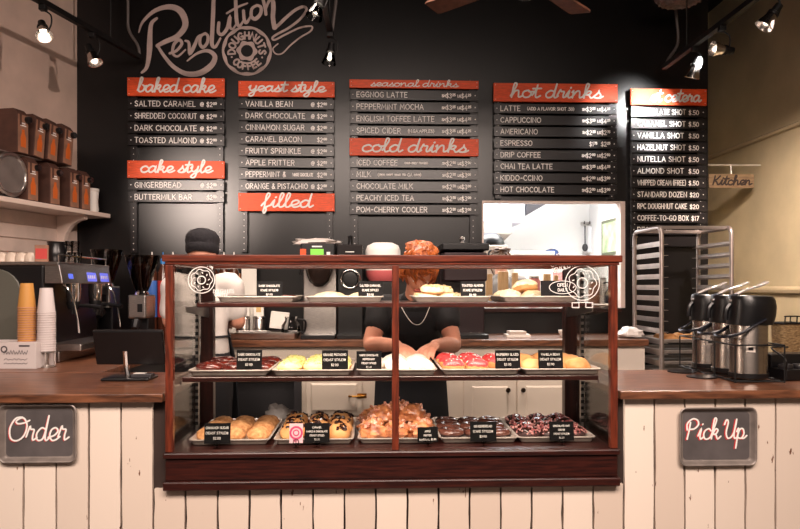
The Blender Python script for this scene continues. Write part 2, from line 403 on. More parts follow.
# slanting left wall
A_L = math.radians(13.9); DL = Vector((-math.sin(A_L), -math.cos(A_L), 0)); NL = Vector((math.cos(A_L), -math.sin(A_L), 0))
CL = P(77, HOR, YW); CL.z = 0
def onleft(s, n, z): return CL + DL*s + NL*n + Vector((0,0,z))
RZL = -A_L            # local x = away from the wall, local -y = towards the viewer
wl = MB().box((-.1,-6,0),(0,.12,3.95)).build('wall_left', M_cream, loc=CL, rot=(0,0,RZL)); tag(wl, kind='structure')
m = MB()
for k in range(6): m.box((0,-4.2,1.28+k*.095),(.012,-.01,1.28+k*.095+.089))
tag(m.build('trim_2', mat('white_board_paint', (222,202,190), .55, var=.08, scale=5), loc=CL, rot=(0,0,RZL), bevel=.004), kind='structure')
struct('wall_right', MB().box((3.2,.4,0),(3.3,9,3.95)), M_olive)
m = MB(); m.prism([(3.2,2.535),(3.17,2.54),(3.165,2.56),(3.18,2.575),(3.2,2.58)], .5, 8.9)
struct('trim_3', m, mat('picture_rail_paint', (190,172,140), .5))
m = MB(); m.prism([(3.2,1.28),(3.175,1.285),(3.17,1.31),(3.18,1.325),(3.2,1.335)], .5, 8.9)
struct('trim_4', m, mat('picture_rail_paint', (190,172,140), .5))
struct('wall_hall', MB().box((2.7,8.2,0),(3.2,8.3,3.95)), M_olive)
# kitchen shell
m = MB(); m.box((.0,8.0,0),(2.6,8.1,3)); struct('wall_kitchen_back', m, M_white)
m = MB(); m.box((2.5,YW+.1,0),(2.6,8.0,3)); struct('wall_kitchen_right', m, M_white)
m = MB(); m.box((.0,YW+.1,0),(.1,8.0,3)); struct('wall_kitchen_left', m, M_white)
m = MB(); m.box((.0,YW+.1,3),(2.6,8.1,3.1)); struct('ceiling_kitchen', m, M_white)

# ------------------------------------------------------------------ front counter
YC = 2.80
cx0, cx1 = X(165,YC), X(618,YC)
CTZ = .91; DECK = .676; CB = .526
ctr = thing('service_counter', 'service counter faced with worn white vertical planks under the display case', 'counter', (0, 2.83, 0))
def kid(mb, name, m, parent, **k):
    o = mb.build(name, m, parent, **k); o.location = -Vector(parent.location); return o
m = MB(); pitch = .1268; xs = X(344.5,2.83)
i0 = int((-2.55-xs)/pitch)-1
for k in range(i0, i0+50):
    a = xs+k*pitch; b = a+pitch; 
    if b > 3.1: break
    top = CB-.002 if (a < cx1-.02 and b > cx0+.02) else .873
    g = .0028
    # each plank has slightly wandering edges
    segs = 9; L = []; zz = [top*j/segs for j in range(segs+1)]
    la = [a+g+abs(random.gauss(0,.0016)) for _ in zz]; lb = [b-g-abs(random.gauss(0,.0016)) for _ in zz]
    loops = [[(la[j],2.828,zz[j]),(lb[j],2.828,zz[j]),(lb[j],2.846,zz[j]),(la[j],2.846,zz[j])] for j in range(segs+1)]
    m.loops(loops)
M_plank = mat('white_plank_paint', (224,202,188), .55)
nt = M_plank.node_tree; bs = nt.nodes['Principled BSDF']
tc = nt.nodes.new('ShaderNodeTexCoord'); nz = nt.nodes.new('ShaderNodeTexNoise'); nz.inputs['Scale'].default_value = 26; nz.inputs['Detail'].default_value = 8
mp = nt.nodes.new('ShaderNodeMapping'); mp.inputs['Scale'].default_value = (1.6,1,.55)
gi = nt.nodes.new('ShaderNodeNewGeometry'); rp = nt.nodes.new('ShaderNodeValToRGB')
rp.color_ramp.elements[0].color = lin((208,190,175)); rp.color_ramp.elements[1].color = lin((234,219,205))
r2 = nt.nodes.new('ShaderNodeValToRGB'); r2.color_ramp.elements[0].position = .70; r2.color_ramp.elements[1].position = .715
r2.color_ramp.elements[0].color = (0,0,0,1); r2.color_ramp.elements[1].color = (1,1,1,1)
mx = nt.nodes.new('ShaderNodeMix'); mx.data_type = 'RGBA'; mx.inputs[7].default_value = lin((110,72,52))
nt.links.new(tc.outputs['Object'], mp.inputs[0]); nt.links.new(mp.outputs[0], nz.inputs['Vector'])
nt.links.new(gi.outputs['Random Per Island'], rp.inputs[0]); nt.links.new(nz.outputs['Fac'], r2.inputs[0])
nt.links.new(r2.outputs[0], mx.inputs[0]); nt.links.new(rp.outputs[0], mx.inputs[6]); nt.links.new(mx.outputs[2], bs.inputs['Base Color'])
kid(m, 'plank_front', M_plank, ctr)
m = MB(); m.box((-2.6,2.846,0),(cx0-.004,3.46,.873)); m.box((cx1+.004,2.846,0),(3.1,3.46,.873)); m.box((cx0-.004,2.846,0),(cx1+.004,3.46,CB-.002))
kid(m, 'carcass', mat('dark_seam_wood', (44,28,22), .7), ctr)
m = MB(); m.box((-2.6,2.785,.876),(cx0-.006,3.5,CTZ)); wt = m.build('worktop', M_top, bevel=.004)
tag(wt, 'dark brown wooden worktop left of the display case', 'worktop')
m = MB(); m.box((cx1+.006,2.785,.876),(3.1,3.5,CTZ)); wt = m.build('worktop', M_top, bevel=.004)
tag(wt, 'brown wooden worktop right of the display case under the airpots', 'worktop')
# return counter to the left, behind the first
rc = thing('side_counter', 'dark side counter carrying the espresso machine along the left wall', 'counter', (0,0,0))
wlx = lambda y: CL.x+.012-(YW-y)*math.tan(A_L)
m = MB(); m.prism([(wlx(3.56),3.56),(-1.37,3.56),(-1.37,5.39),(wlx(5.39),5.39)], 0, .875, 'z'); kid(m, 'carcass', M_dkgrey, rc)
m = MB(); m.prism([(wlx(3.51),3.51),(-1.345,3.51),(-1.345,5.39),(wlx(5.39),5.39)], .876, CTZ, 'z'); kid(m, 'worktop', M_top, rc, bevel=.004)

# ------------------------------------------------------------------ display case
case = thing('display_case', 'mahogany framed glass display case filled with trays of doughnuts', 'display case', ((cx0+cx1)/2, 2.8, CB))
cy0, cy1 = 2.80, 3.42; TZ0, TZ1 = 1.418, 1.458
m = MB(); m.box((cx0-.006,2.785,CB),(cx1+.006,3.44,CB+.036)); m.box((cx0,2.80,CB+.036),(cx1,3.43,DECK-.024)); m.box((cx0-.006,2.786,DECK-.024),(cx1+.006,3.44,DECK))
kid(m, 'base', M_wooddk, case, bevel=.006)
for x in (cx0, cx1-.03): kid(MB().box((x,cy0,DECK),(x+.03,cy0+.03,TZ0)), 'front_post', M_woodv, case, bevel=.003)
xm = X(395.5, cy0); kid(MB().box((xm-.014,cy0,DECK),(xm+.014,cy0+.026,TZ0)), 'centre_post', M_woodv, case, bevel=.003)
for x in (cx0, cx1-.06): kid(MB().box((x,cy1-.05,DECK),(x+.06,cy1,TZ0)), 'rear_post', M_wooddkv, case, bevel=.003)
m = MB(); m.box((cx0-.01,cy0-.012,TZ0+.012),(cx1+.016,cy0+.05,TZ1)); m.box((cx0,cy0-.004,TZ0),(cx1+.006,cy0+.03,TZ0+.012)); kid(m, 'top_rail', M_wood, case, bevel=.004)
m = MB(); m.box((cx0-.01,cy1-.05,TZ0),(cx1+.016,cy1+.012,TZ1)); kid(m, 'top_rail', M_wood, case, bevel=.004)
for x in (cx0-.01, cx1-.03): kid(MB().box((x,cy0+.05,TZ0),(x+.04,cy1-.05,TZ1)), 'side_rail', M_wood, case, bevel=.003)
kid(MB().box((cx0+.03,cy0+.05,TZ1-.014),(cx1-.03,cy1-.05,TZ1-.008)), 'top_pane', M_glass, case)
fp = kid(MB().box((cx0+.03,cy0+.010,DECK),(xm-.014,cy0+.015,TZ0)), 'front_pane', M_glass, case)
fq = kid(MB().box((xm+.014,cy0+.010,DECK),(cx1-.03,cy0+.015,TZ0)), 'front_pane', M_glass, case)
for x in (cx0+.012, cx1-.017): kid(MB().box((x,cy0+.03,DECK),(x+.005,cy1-.05,TZ0)), 'side_pane', M_glass, case)
for x in (cx0+.019, cx1-.031):
    m = MB(); m.box((x,3.20,DECK),(x+.012,3.225,TZ0-.02)); o = kid(m, 'shelf_standard', M_steel, case)
    m2 = MB()
    for k in range(24): m2.box((x-.001,3.1985,DECK+.03+k*.029),(x+.013,3.1995,DECK+.045+k*.029))
    s_ = m2.build('slots', M_blackmt, o)
MSZ, TSZ = .966, 1.265
sm_ = kid(MB().box((-.77,2.855,MSZ-.02),(.93,3.37,MSZ)), 'shelf', M_wooddk, case, bevel=.003)
st_ = kid(MB().box((-.735,2.95,TSZ-.02),(.93,3.37,TSZ)), 'shelf', M_wooddk, case, bevel=.003)
for z, y0 in ((MSZ-.02, 2.9), (TSZ-.02, 2.98)):
    for x in (cx0+.032, cx1-.05):
        m = MB(); m.prism([(3.37,z),(3.37,z-.06),(3.2,z-.045),(y0,z-.02),(y0,z)], x, x+.006, 'x'); kid(m, 'shelf_bracket', M_steel, case)
m = MB(); m.tube([(cx1-.06,2.99,TSZ-.012),(cx1+.06,2.99,TSZ-.012)], .006); m.lathe([(.0,0),(.012,0),(.012,.01),(0,.01)], n=12, M=TR((cx1+.05,2.99,TSZ-.012), ry=PI/2)); kid(m, 'shelf_rod', M_steel, case, smooth=True)
kid(MB().box((cx0+.06,2.853,TZ0+.011),(cx1-.06,2.884,TZ0+.02)), 'light_strip', mat('strip_lamp_glow', (255,226,200), .5, emit=.6), case)
# white line drawings on the front glass
def decal(pane, cx, cz, R, rot, full):
    m = MB(); M0 = Matrix.Translation((0, cy0+.0085, 0))
    C_ = lambda r, n=40, wv=0, k=0, a0=0, a1=2*PI: [(cx+(r+wv*math.cos(k*(a0+(a1-a0)*i/n)))*math.cos(a0+(a1-a0)*i/n), cz+(r+wv*math.cos(k*(a0+(a1-a0)*i/n)))*math.sin(a0+(a1-a0)*i/n)) for i in range(n+1)]
    ribbon(m, C_(R), .0035, M0); ribbon(m, C_(R*.78, 60, R*.06, 7), .003, M0); ribbon(m, C_(R*.3), .004, M0)
    for a in range(9):
        q = a*.7; ribbon(m, [(cx+R*.52*math.cos(q), cz+R*.52*math.sin(q)), (cx+R*.6*math.cos(q+.1), cz+R*.6*math.sin(q+.1))], .004, M0)
    if full:
        # lettering on a slant at the upper left, with an oval badge and a small stand below
        Mr = M0 @ Matrix.Translation((cx-R*1.75, 0, cz+R*.55)) @ Matrix.Rotation(-.33, 4, 'Y')
        write(m, 'DOUGHNUTS', 0, .052, .017, .003, Mr); write(m, 'COFFEE', .004, .026, .017, .003, Mr); write(m, 'REVOLUTION', 0, 0, .017, .003, Mr)
        el = [(cx-R*1.15+.055*math.cos(a*.3), cz-R*.25+.026*math.sin(a*.3)) for a in range(22)]
        ribbon(m, el, .003, M0); write(m, 'OPEN', cx-R*1.15, cz-R*.25+.003, .013, .0026, M0, align='c'); write(m, 'DAILY', cx-R*1.15, cz-R*.25-.016, .011, .0024, M0, align='c')
        for s in (-.4, .4): 
            b = cx+R*s; ribbon(m, [(b-.014,cz-R*1.42),(b+.014,cz-R*1.42),(b+.014,cz-R*1.14),(b-.014,cz-R*1.14),(b-.014,cz-R*1.42)], .0035, M0)
        ribbon(m, [(cx-R*.3,cz-R*1.12),(cx+R*.3,cz-R*1.12)], .0035, M0)
    else:
        for k in range(6): 
            q = .9+k*.09; ribbon(m, [(cx+R*(1.2+.16*k)*math.cos(q), cz+R*1.25*math.sin(q)), (cx+R*(1.3+.16*k)*math.cos(q), cz+R*1.02*math.sin(q)), (cx+R*(1.36+.16*k)*math.cos(q), cz+R*1.2*math.sin(q))], .003, M0)
        write(m, 'DOUGHNUTS', cx+R*.9, cz-R*1.0, .014, .0026, M0, maxw=R*1.6); write(m, 'COFFEE', cx+R*1.0, cz-R*1.25, .012, .0024, M0, maxw=R*1.2)
    return m
cd = P(583,283,cy0); o = decal(fq, cd.x, cd.z, .070, 0, True).build('window_drawing', M_letter, fq, recalc=False)
cd = P(201,280,cy0); o = decal(fp, cd.x, cd.z, .052, 0, False).build('window_drawing', M_letter, fp, recalc=False)

# ------------------------------------------------------------------ trays
def tray_mb(w, d, h, lip=.008, r=.02):
    m = MB(); t = .0018
    def L(a, z): return [(x,y,z) for x, y in rrect(w+2*a, d+2*a, max(.004, r+a), 4)]
    m.loops([L(-.02,t), L(-.012,t), L(-.009,.004), L(-.002,h-.003), L(0,h), L(lip*.5,h+.002), L(lip,h), L(lip,h-.003), L(.001,h-.004), L(-.008,.003), L(-.012,0), L(-.02,0)], True, True)
    return m
TRAY = tray_mb(.318,.45,.024).mesh('tray', M_alu, smooth=50)
def tray(x, y, z, label, group):
    o = bpy.data.objects.new('baking_tray', TRAY); COL.objects.link(o); o.location = (x,y,z); o.rotation_euler = (0,0,random.uniform(-.012,.012))
    return tag(o, label, 'tray', group)

# ------------------------------------------------------------------ doughnuts
def dough_mats():
    D = {}
    D['crumb'] = mat('cinnamon_crumb', (226,172,118), .8, scale=60, rgb2=(178,118,70), bump=.6)
    D['golden'] = mat('golden_dough', (218,166,108), .6, scale=16, rgb2=(184,122,68), bump=.15)
    D['fritter'] = mat('fritter_dough', (226,152,100), .35, scale=30, rgb2=(126,60,36), bump=.6, coat=.4)
    D['choc'] = mat('chocolate_glaze', (58,26,20), .22, scale=24, rgb2=(34,14,12), coat=.6)
    D['redchoc'] = mat('red_brown_glaze', (104,34,24), .2, scale=24, rgb2=(62,20,16), coat=.7)
    D['pist'] = mat('pale_yellow_glaze', (240,226,164), .4, scale=30, rgb2=(226,206,130))
    D['green'] = mat('green_nut_crumbs', (186,186,110), .7)
    D['white'] = mat('white_sugar', (242,238,230), .75, scale=40, rgb2=(226,216,204), bump=.4)
    D['pink'] = mat('raspberry_glaze', (222,84,84), .3, scale=34, rgb2=(196,44,52), coat=.5)
    D['cream'] = mat('cream_icing', (248,236,204), .6, scale=40, rgb2=(238,216,168), bump=.3)
    D['dark'] = mat('dark_crumb_mix', (70,36,36), .5, scale=60, rgb2=(30,12,14), bump=.5)
    D['candy'] = mat('pink_white_crumbs', (214,160,156), .6, scale=30, rgb2=(130,60,62), thr=(.4,.6))
    D['ginger'] = mat('ginger_glaze', (112,70,58), .25, scale=32, rgb2=(62,34,30), bump=.3, coat=.6)
    D['toast'] = mat('toasted_nut_crumbs', (226,196,150), .7)
    D['rosy'] = mat('rosy_sugar_glaze', (236,190,166), .4, scale=30, rgb2=(206,128,104))
    return D
DM = dough_mats()
def blob_fn(seed, amp, freq, flat=.45):
    o = Vector((seed*3.7, seed*1.3, seed*2.1))
    def fn(d):
        r = 1+amp*noise.noise(d*freq+o)+amp*.45*noise.noise(d*freq*2.7+o)
        q = d*r
        if q.z < -flat: q = Vector((q.x, q.y, -flat))
        return q
    return fn, flat
def bun(rx, ry, rz, seed, amp=.12, freq=1.6, nu=18, nv=12):
    fn, fl = blob_fn(seed, amp, freq); m = MB(); m.sphere((0,0,rz*fl), (rx,ry,rz), nu, nv, fn=fn); return m, fn, fl
def cap_of(rx, ry, rz, fn, fl, cut=.15, seed=0, k=1.035, nu=18):
    m = MB(); nv = 8; vs = []; fs = []
    for j in range(nv+1):
        for i in range(nu):
            a = 2*PI*i/nu; lim = math.acos(max(-.3, min(.9, cut+.22*noise.noise(Vector((math.cos(a)*1.7, math.sin(a)*1.7, seed*2.3))))))
            ph = lim*j/nv; d = Vector((math.sin(ph)*math.cos(a), math.sin(ph)*math.sin(a), math.cos(ph)))
            q = fn(d)*(k if j < nv else .985); vs.append((q.x*rx, q.y*ry, q.z*rz+rz*fl))
    for j in range(nv):
        for i in range(nu): fs.append((j*nu+i, (j+1)*nu+i, (j+1)*nu+(i+1)%nu, j*nu+(i+1)%nu))
    return m.add(vs, fs)
def crumbs(rx, ry, rz, fn, fl, n, seed, size, lo=.1):
    rnd = random.Random(seed); m = MB()
    for _ in range(n):
        a = rnd.uniform(0,2*PI); c = rnd.uniform(lo,1); s = math.sqrt(1-c*c); q = fn(Vector((s*math.cos(a), s*math.sin(a), c)))
        z = size*rnd.uniform(.6,1.4)
        m.cbox((0,0,0), (z, z*rnd.uniform(.5,1), z*rnd.uniform(.5,1)), TR((q.x*rx, q.y*ry, q.z*rz+rz*fl), rnd.uniform(0,6), rnd.uniform(0,6), rnd.uniform(0,6)))
    return m
def ring_mb(R, r, sq=.8, amp=.08, seed=0, lo=-1, k=1.):
    m = MB(); nu, nv = 26, 12; vs = []; fs = []
    rows = [2*PI*j/nv for j in range(nv)] if lo == -1 else [math.radians(-12+204*j/(nv-1)) for j in range(nv)]
    for i in range(nu):
        a = 2*PI*i/nu
        for b in rows:
            rr = r*k*(1+amp*noise.noise(Vector((math.cos(a)*2, math.sin(a)*2, b+seed*3))))
            vs.append(((R+rr*math.cos(b))*math.cos(a), (R+rr*math.cos(b))*math.sin(a), r*sq+rr*sq*math.sin(b)))
    for i in range(nu):
        for j in range(nv if lo == -1 else nv-1):
            fs.append((i*nv+j, ((i+1)%nu)*nv+j, ((i+1)%nu)*nv+(j+1)%nv, i*nv+(j+1)%nv))
    return m.add(vs, fs)
PROTO = {}
def proto(kind, v):
    """the meshes of one doughnut: list of (part name, mesh, height)"""
    key = (kind, v)
    if key in PROTO: return PROTO[key]
    s = v*5+len(kind)*1.7; out = []
    def B(rx, ry, rz, mt, amp=.12, freq=1.6):
        m, fn, fl = bun(rx, ry, rz, s, amp, freq); out.append(('dough', m.mesh('dough', DM[mt], smooth=True), None)); return rx, ry, rz, fn, fl
    if kind == 'cinnamon': B(.053,.056,.036,'crumb',.12)
    elif kind == 'drizzle':
        g = B(.052,.055,.044,'golden',.1); out.append(('drizzle', crumbs(*g, 26, v+3, .011, .5).mesh('drizzle', DM['choc']), 0))
    elif kind == 'fritter': 
        g = B(.055,.058,.048,'fritter',.42,2.6); out.append(('sugar_glaze', crumbs(*g, 18, v, .012, .2).mesh('sugar_glaze', DM['rosy']), 0))
    elif kind == 'gingerbread':
        out.append(('dough', ring_mb(.036,.021,.85,.12,s).mesh('dough', DM['dark'], smooth=True), None)); out.append(('glaze', ring_mb(.036,.0215,.85,.12,s,0,1.04).mesh('glaze', DM['ginger'], smooth=True), None))
    elif kind == 'chocmint':
        g = B(.054,.054,.034,'dark',.18,2.2); out.append(('crumb_topping', crumbs(*g, 60, v, .0085, .15).mesh('crumb_topping', DM['candy']), 0))
        out.append(('glaze', cap_of(*g, .3, s).mesh('glaze', DM['choc'], smooth=True), 0))
    elif kind == 'darkchoc':
        out.append(('dough', ring_mb(.036,.021,.85,.12,s).mesh('dough', DM['dark'], smooth=True), None)); out.append(('glaze', ring_mb(.036,.0215,.85,.12,s,0,1.05).mesh('glaze', DM['redchoc'], smooth=True), None))
    elif kind == 'pistachio':
        g = B(.054,.052,.032,'golden',.1); out.append(('glaze', cap_of(*g, -.05, s).mesh('glaze', DM['pist'], smooth=True), 0)); out.append(('nut_topping', crumbs(*g, 26, v, .008, .4).mesh('nut_topping', DM['green']), 0))
    elif kind == 'sugared': B(.055,.055,.036,'white',.2,2)
    elif kind == 'raspberry':
        g = B(.052,.052,.038,'golden',.1); out.append(('glaze', cap_of(*g, .2, s).mesh('glaze', DM['pink'], smooth=True), 0)); out.append(('sugar_topping', crumbs(*g, 8, v, .006, .5).mesh('sugar_topping', DM['white']), 0))
    elif kind == 'vanilla':
        g = B(.056,.054,.038,'golden',.14)
    elif kind == 'twig':
        out.append(('dough', ring_mb(.033,.013,.9,.3,s).mesh('dough', DM['golden'], smooth=True), None)); out.append(('glaze', ring_mb(.033,.0135,.9,.3,s,0,1.05).mesh('glaze', DM['redchoc'], smooth=True), None))
    elif kind == 'bar':
        g = B(.075,.042,.028,'golden',.06); out.append(('icing', cap_of(*g, -.1, s).mesh('icing', DM['cream'], smooth=True), 0))
    elif kind == 'almond':
        out.append(('dough', ring_mb(.034,.019,.85,.12,s).mesh('dough', DM['golden'], smooth=True), None)); out.append(('icing', ring_mb(.034,.0195,.85,.12,s,0,1.06).mesh('icing', DM['cream'], smooth=True), None))
        fn = lambda d: d
        rnd = random.Random(v); m = MB()
        for _ in range(34):
            a = rnd.uniform(0,2*PI); b = rnd.uniform(.5,2.6); z = rnd.uniform(.006,.011)
            m.cbox((0,0,0), (z,z*.7,z*.6), TR(((.034+.021*math.cos(b))*math.cos(a), (.034+.021*math.cos(b))*math.sin(a), .016+.018*math.sin(b)), rnd.uniform(0,6), rnd.uniform(0,6)))
        out.append(('nut_topping', m.mesh('nut_topping', DM['toast']), 0))
    elif kind == 'custard':
        g = B(.058,.05,.034,'golden',.1); out.append(('icing', cap_of(*g, .0, s, 1.05).mesh('icing', DM['cream'], smooth=True), 0)); out.append(('sugar_topping', crumbs(*g, 30, v, .007, .2).mesh('sugar_topping', DM['white']), 0))
    PROTO[key] = out; return out
ORD = ['leftmost', 'second from left', 'third from left', 'fourth from left', 'fifth from left']
ROWN = {1: ['only row'], 2: ['front row', 'back row'], 3: ['front row', 'middle row', 'back row'], 4: ['front row', 'second row', 'third row', 'back row']}
def doughnut(kind, v, loc, label, group, rz=0, s=1, rx=0):
    r = thing('doughnut', label, 'doughnut', loc, (rx,0,rz), group); r.scale = (s,s,s)
    for nm, me, _ in proto(kind, v):
        o = bpy.data.objects.new(nm, me); COL.objects.link(o); o.parent = r
    return r
def fill(x, y, z, kind, desc, where, ncol, nrow, s=1, w=.31, d=.42, y0=.05, skip=(), jit=.006, group=None):
    rnd = random.Random(kind)
    for r in range(nrow):
        for c in range(ncol):
            if (r, c) in skip: continue
            px = x - w/2 + w*(c+.5)/ncol + rnd.uniform(-jit,jit); py = y - d/2 + y0 + (d-y0)*(r+.5)/nrow + rnd.uniform(-jit,jit)
            cn = ORD[c] if c < ncol-1 or ncol == 1 else 'rightmost'
            doughnut(kind, rnd.randrange(3), (px, py, z+.0025), f'{desc}, {ROWN[nrow][r]}, {cn}, {where}', group or f'{desc}s {where}', rnd.uniform(-.5,.5) if kind == 'bar' else rnd.uniform(0,6), s*rnd.uniform(.95,1.05))
TD = .225+.008
BZ = DECK+.0005; bY = 2.905+TD
for px, kind, desc, tl, nc, nr, s in ((228,'cinnamon','cinnamon crumb bun','lower left case tray',3,3,1), (313,'drizzle','chocolate drizzled golden bun','second lower case tray',3,3,1), (398,'fritter','lumpy glazed fritter','middle lower case tray',3,3,1.05), (480,'gingerbread','dark gingerbread ring','fourth lower case tray',3,3,.95), (558,'chocmint','dark chocolate crumb doughnut','lower right case tray',3,4,.92)):
    x = X(px, 2.905); tray(x, bY, BZ, f'aluminium tray of {desc}s, {tl}', 'trays on the case floor'); fill(x, bY, BZ, kind, desc, 'in '+tl, nc, nr, s)
# a few more stacked on the fritters
x = X(398,2.905)
for k, (dx, dy) in enumerate(((-.05,.02),(.07,.03),(.01,.12))): doughnut('fritter', k, (x+dx, bY+dy, BZ+.055), 'lumpy glazed fritter on top of the heap, '+['leftmost','nearest the front right','furthest back'][k], 'fritters heaped on the middle lower case tray', k*2.)
MZ = MSZ+.0005; mY = 2.868+TD
for px, kind, desc, tl, nc, nr, s, sk in ((228,'darkchoc','red-brown chocolate ring','left middle-shelf tray',3,3,1,()), (312,'pistachio','pale pistachio doughnut','second middle-shelf tray',3,3,1,()), (397.5,'sugared','white sugared doughnut','third middle-shelf tray',3,3,1,((0,0),)), (482,'raspberry','raspberry glazed doughnut','fourth middle-shelf tray',3,3,1,((0,2),)), (563,'vanilla','golden vanilla doughnut','right middle-shelf tray',3,3,1,())):
    x = X(px, 2.868); tray(x, mY, MZ, f'aluminium tray of {desc}s, {tl}', 'trays on the middle case shelf'); fill(x, mY, MZ, kind, desc, 'in '+tl, nc, nr, s, skip=sk)
UZ = TSZ+.0005; uY = 2.966+TD*.86
for px, kind, desc, tl, nc, nr, s, sk in ((255,'twig','thin brown glazed ring','left top-shelf tray',3,2,.95,((0,1),(1,0))), (344.5,'bar','long pale iced bar','second top-shelf tray',2,2,.95,((0,1),)), (453,'almond','almond topped doughnut','third top-shelf tray',3,3,1,((0,2),)), (541.5,'custard','cream iced custard doughnut','right top-shelf tray',3,2,1,((0,2),))):
    x = X(px, 2.966); o = tray(x, uY, UZ, f'aluminium tray of {desc}s, {tl}', 'trays on the top case shelf'); o.scale = (1,.86,1); fill(x, uY, UZ, kind, desc, 'in '+tl, nc, nr, s, d=.36, skip=sk)
x = X(437,3.1)
for k, (px, dy) in enumerate(((432,-.02),(442,.05))): doughnut('almond', k, (X(px,3.1), 3.10+dy, UZ+.036), 'almond topped doughnut on top of the pile, '+['front','rear'][k], 'almond doughnuts piled on top-shelf tray', k, 1, .15)
doughnut('custard', 1, (X(527,3.1), 3.12, UZ+.045), 'cream iced custard doughnut leaning on top of the right top-shelf pile', 'custard doughnuts piled on top-shelf tray', .4, 1.05, -.35)

# ------------------------------------------------------------------ price cards
def card(px, Y, zb, w, h, lines, label, tilt=-.12, rz=0, mt=None, ring=False, leg=.02, group='black price cards'):
    x = X(px, Y); r = thing('price_card', label, 'price card', (x, Y, zb), (tilt,0,rz), group)
    MB().box((-w/2,-.001,leg),(w/2,.001,leg+h)).build('card', mt or M_card, r)
    m = MB(); M0 = Matrix.Translation((0,-.0016,leg))
    if ring:
        for q, ww in ((h*.3,.008),(h*.14,.005)): ribbon(m, [(q*math.cos(a*.3), h*.52+q*math.sin(a*.3)) for a in range(22)], ww, M0)
        write(m, 'NEW', 0, .006, .009, .002, M0, align='c')
    else:
        n = len(lines); lh = h*.62/max(3,n); z0 = h-.014-lh*.55
        for i, t in enumerate(lines): write(m, t, 0, z0-i*(lh+.004), lh*.54, .0014, M0, align='c', maxw=w*.88)
    m.build('lettering', mat('pink_ink', (214,70,120), .6) if ring else M_letter, r, recalc=False)
    m = MB(); m.torus((0,0,0), .011, .0022, 16, 6, TR((0,-.004,leg+.004), rx=PI/2)); m.box((-.013,-.01,0),(.013,.012,.003)); m.box((-.003,-.003,.003),(.003,.0,leg+.012))
    m.build('clip', M_clear, r, smooth=True)
    return r
cy = 2.858
card(217,cy,DECK,.105,.082,('CINNAMON SUGAR','(YEAST STYLE)@','$2.00'),'black card lettered cinnamon sugar before the crumb buns')
card(296,cy,DECK,.055,.078,(),'pink and white card with a ring drawn on it', mt=mat('pale_pink_card', (244,206,214), .6), ring=True, group='pink cards')
card(317,cy+.006,DECK,.102,.078,('CARAMEL','MAPLE & CHOCOLATE','(YEAST STYLE)','$2.00'),'black card lettered caramel beside the pink card')
card(428,cy,DECK,.085,.06,('APPLE','FRITTER','(NATURAL) $2.50'),'small black card lettered apple fritter', rz=.1)
card(483.5,cy,DECK,.108,.08,('GINGERBREAD','(CAKE STYLE)@','$2.00'),'black card lettered gingerbread')
card(562,cy,DECK,.102,.078,('CHOCOLATE MINT','CRUMB','(YEAST STYLE)@','$2.00'),'black card lettered chocolate mint crumb at right')
cy = 2.902; zz = MZ+.002
card(249,cy,zz,.104,.08,('DARK CHOCOLATE','(YEAST STYLE)@','$2.00'),'black card lettered dark chocolate on the middle shelf', leg=.022)
card(335,cy,zz,.108,.082,('ORANGE PISTACHIO','(YEAST STYLE)@','$2.00'),'black card lettered orange pistachio', leg=.018, rz=.05)
card(369,cy,zz,.104,.08,('WHITE CHOCOLATE','PEPPERMINT','(YEAST STYLE)','$2.00'),'black card lettered white chocolate peppermint', leg=.016)
card(508,cy,zz,.106,.08,('RASPBERRY GLAZED','(YEAST STYLE)@','$2.00'),'black card lettered raspberry glazed', leg=.018)
card(551,cy,zz,.104,.08,('VANILLA BEAN','(YEAST STYLE)@','$2.00'),'black card lettered vanilla bean', leg=.018)
cy = 2.992; zz = UZ+.002
card(269.5,cy,zz,.108,.072,('DARK CHOCOLATE','(CAKE STYLE)@','$2.00'),'black card lettered dark chocolate on the top shelf', leg=.014)
card(370.5,cy,zz,.104,.075,('SALTED CARAMEL','(CAKE STYLE)','$2.00'),'black card lettered salted caramel on the top shelf', leg=.012)
card(473,cy,zz,.106,.08,('TOASTED ALMOND','(CAKE STYLE)@','$2.00'),'black card lettered toasted almond on the top shelf', leg=.008)
card(556,cy,zz,.13,.085,(' ',),'blank black card behind the white glass drawing', leg=.006)

# ------------------------------------------------------------------ chalk signs on the counter front
def traysign(px0, px1, py0, py1, text, label, h, zt):
    Y = 2.828; a = P(px0,py1,Y); b = P(px1,py0,Y); w = b.x-a.x; hh = b.z-a.z
    r = thing('chalk_sign', label, 'sign', ((a.x+b.x)/2, Y-.003, (a.z+b.z)/2), (PI/2,0,0))
    tray_mb(w-.014, hh-.014, .022, .007, .022).build('tray', M_oldtray, r, smooth=50)
    m = MB(); m.loops([[(x,y,z) for x,y in rrect(w-.045,hh-.045,.016)] for z in (.0019,.0026)]); m.build('chalkboard', M_chalk, r)
    for off, mt in ((.0058, M_letter), (.0030, mat('red_chalk', (196,44,52), .7))):
        m = MB(); M0 = Matrix.Rotation(-PI/2,4,'X') @ Matrix.Translation((-.004 if off < .004 else 0, 0, -.003 if off < .004 else 0))
        M0 = Matrix.Translation((0,0,off)) @ M0
        write(m, text, -.006, zt, h, .0068, M0, SCRIPT, 'c', maxw=w*.82, sp=-.06, slant=.12, space=.3)
        m.build('lettering' if off > .004 else 'red_shadow_lettering', mt, r, recalc=False)
    return r
traysign(1,79,403,462,'Order','grey chalk tray sign reading Order on the counter front',.05,-.03)
traysign(677,754,406,465,'Pick Up','grey chalk tray sign reading Pick Up on the counter front',.042,-.012)

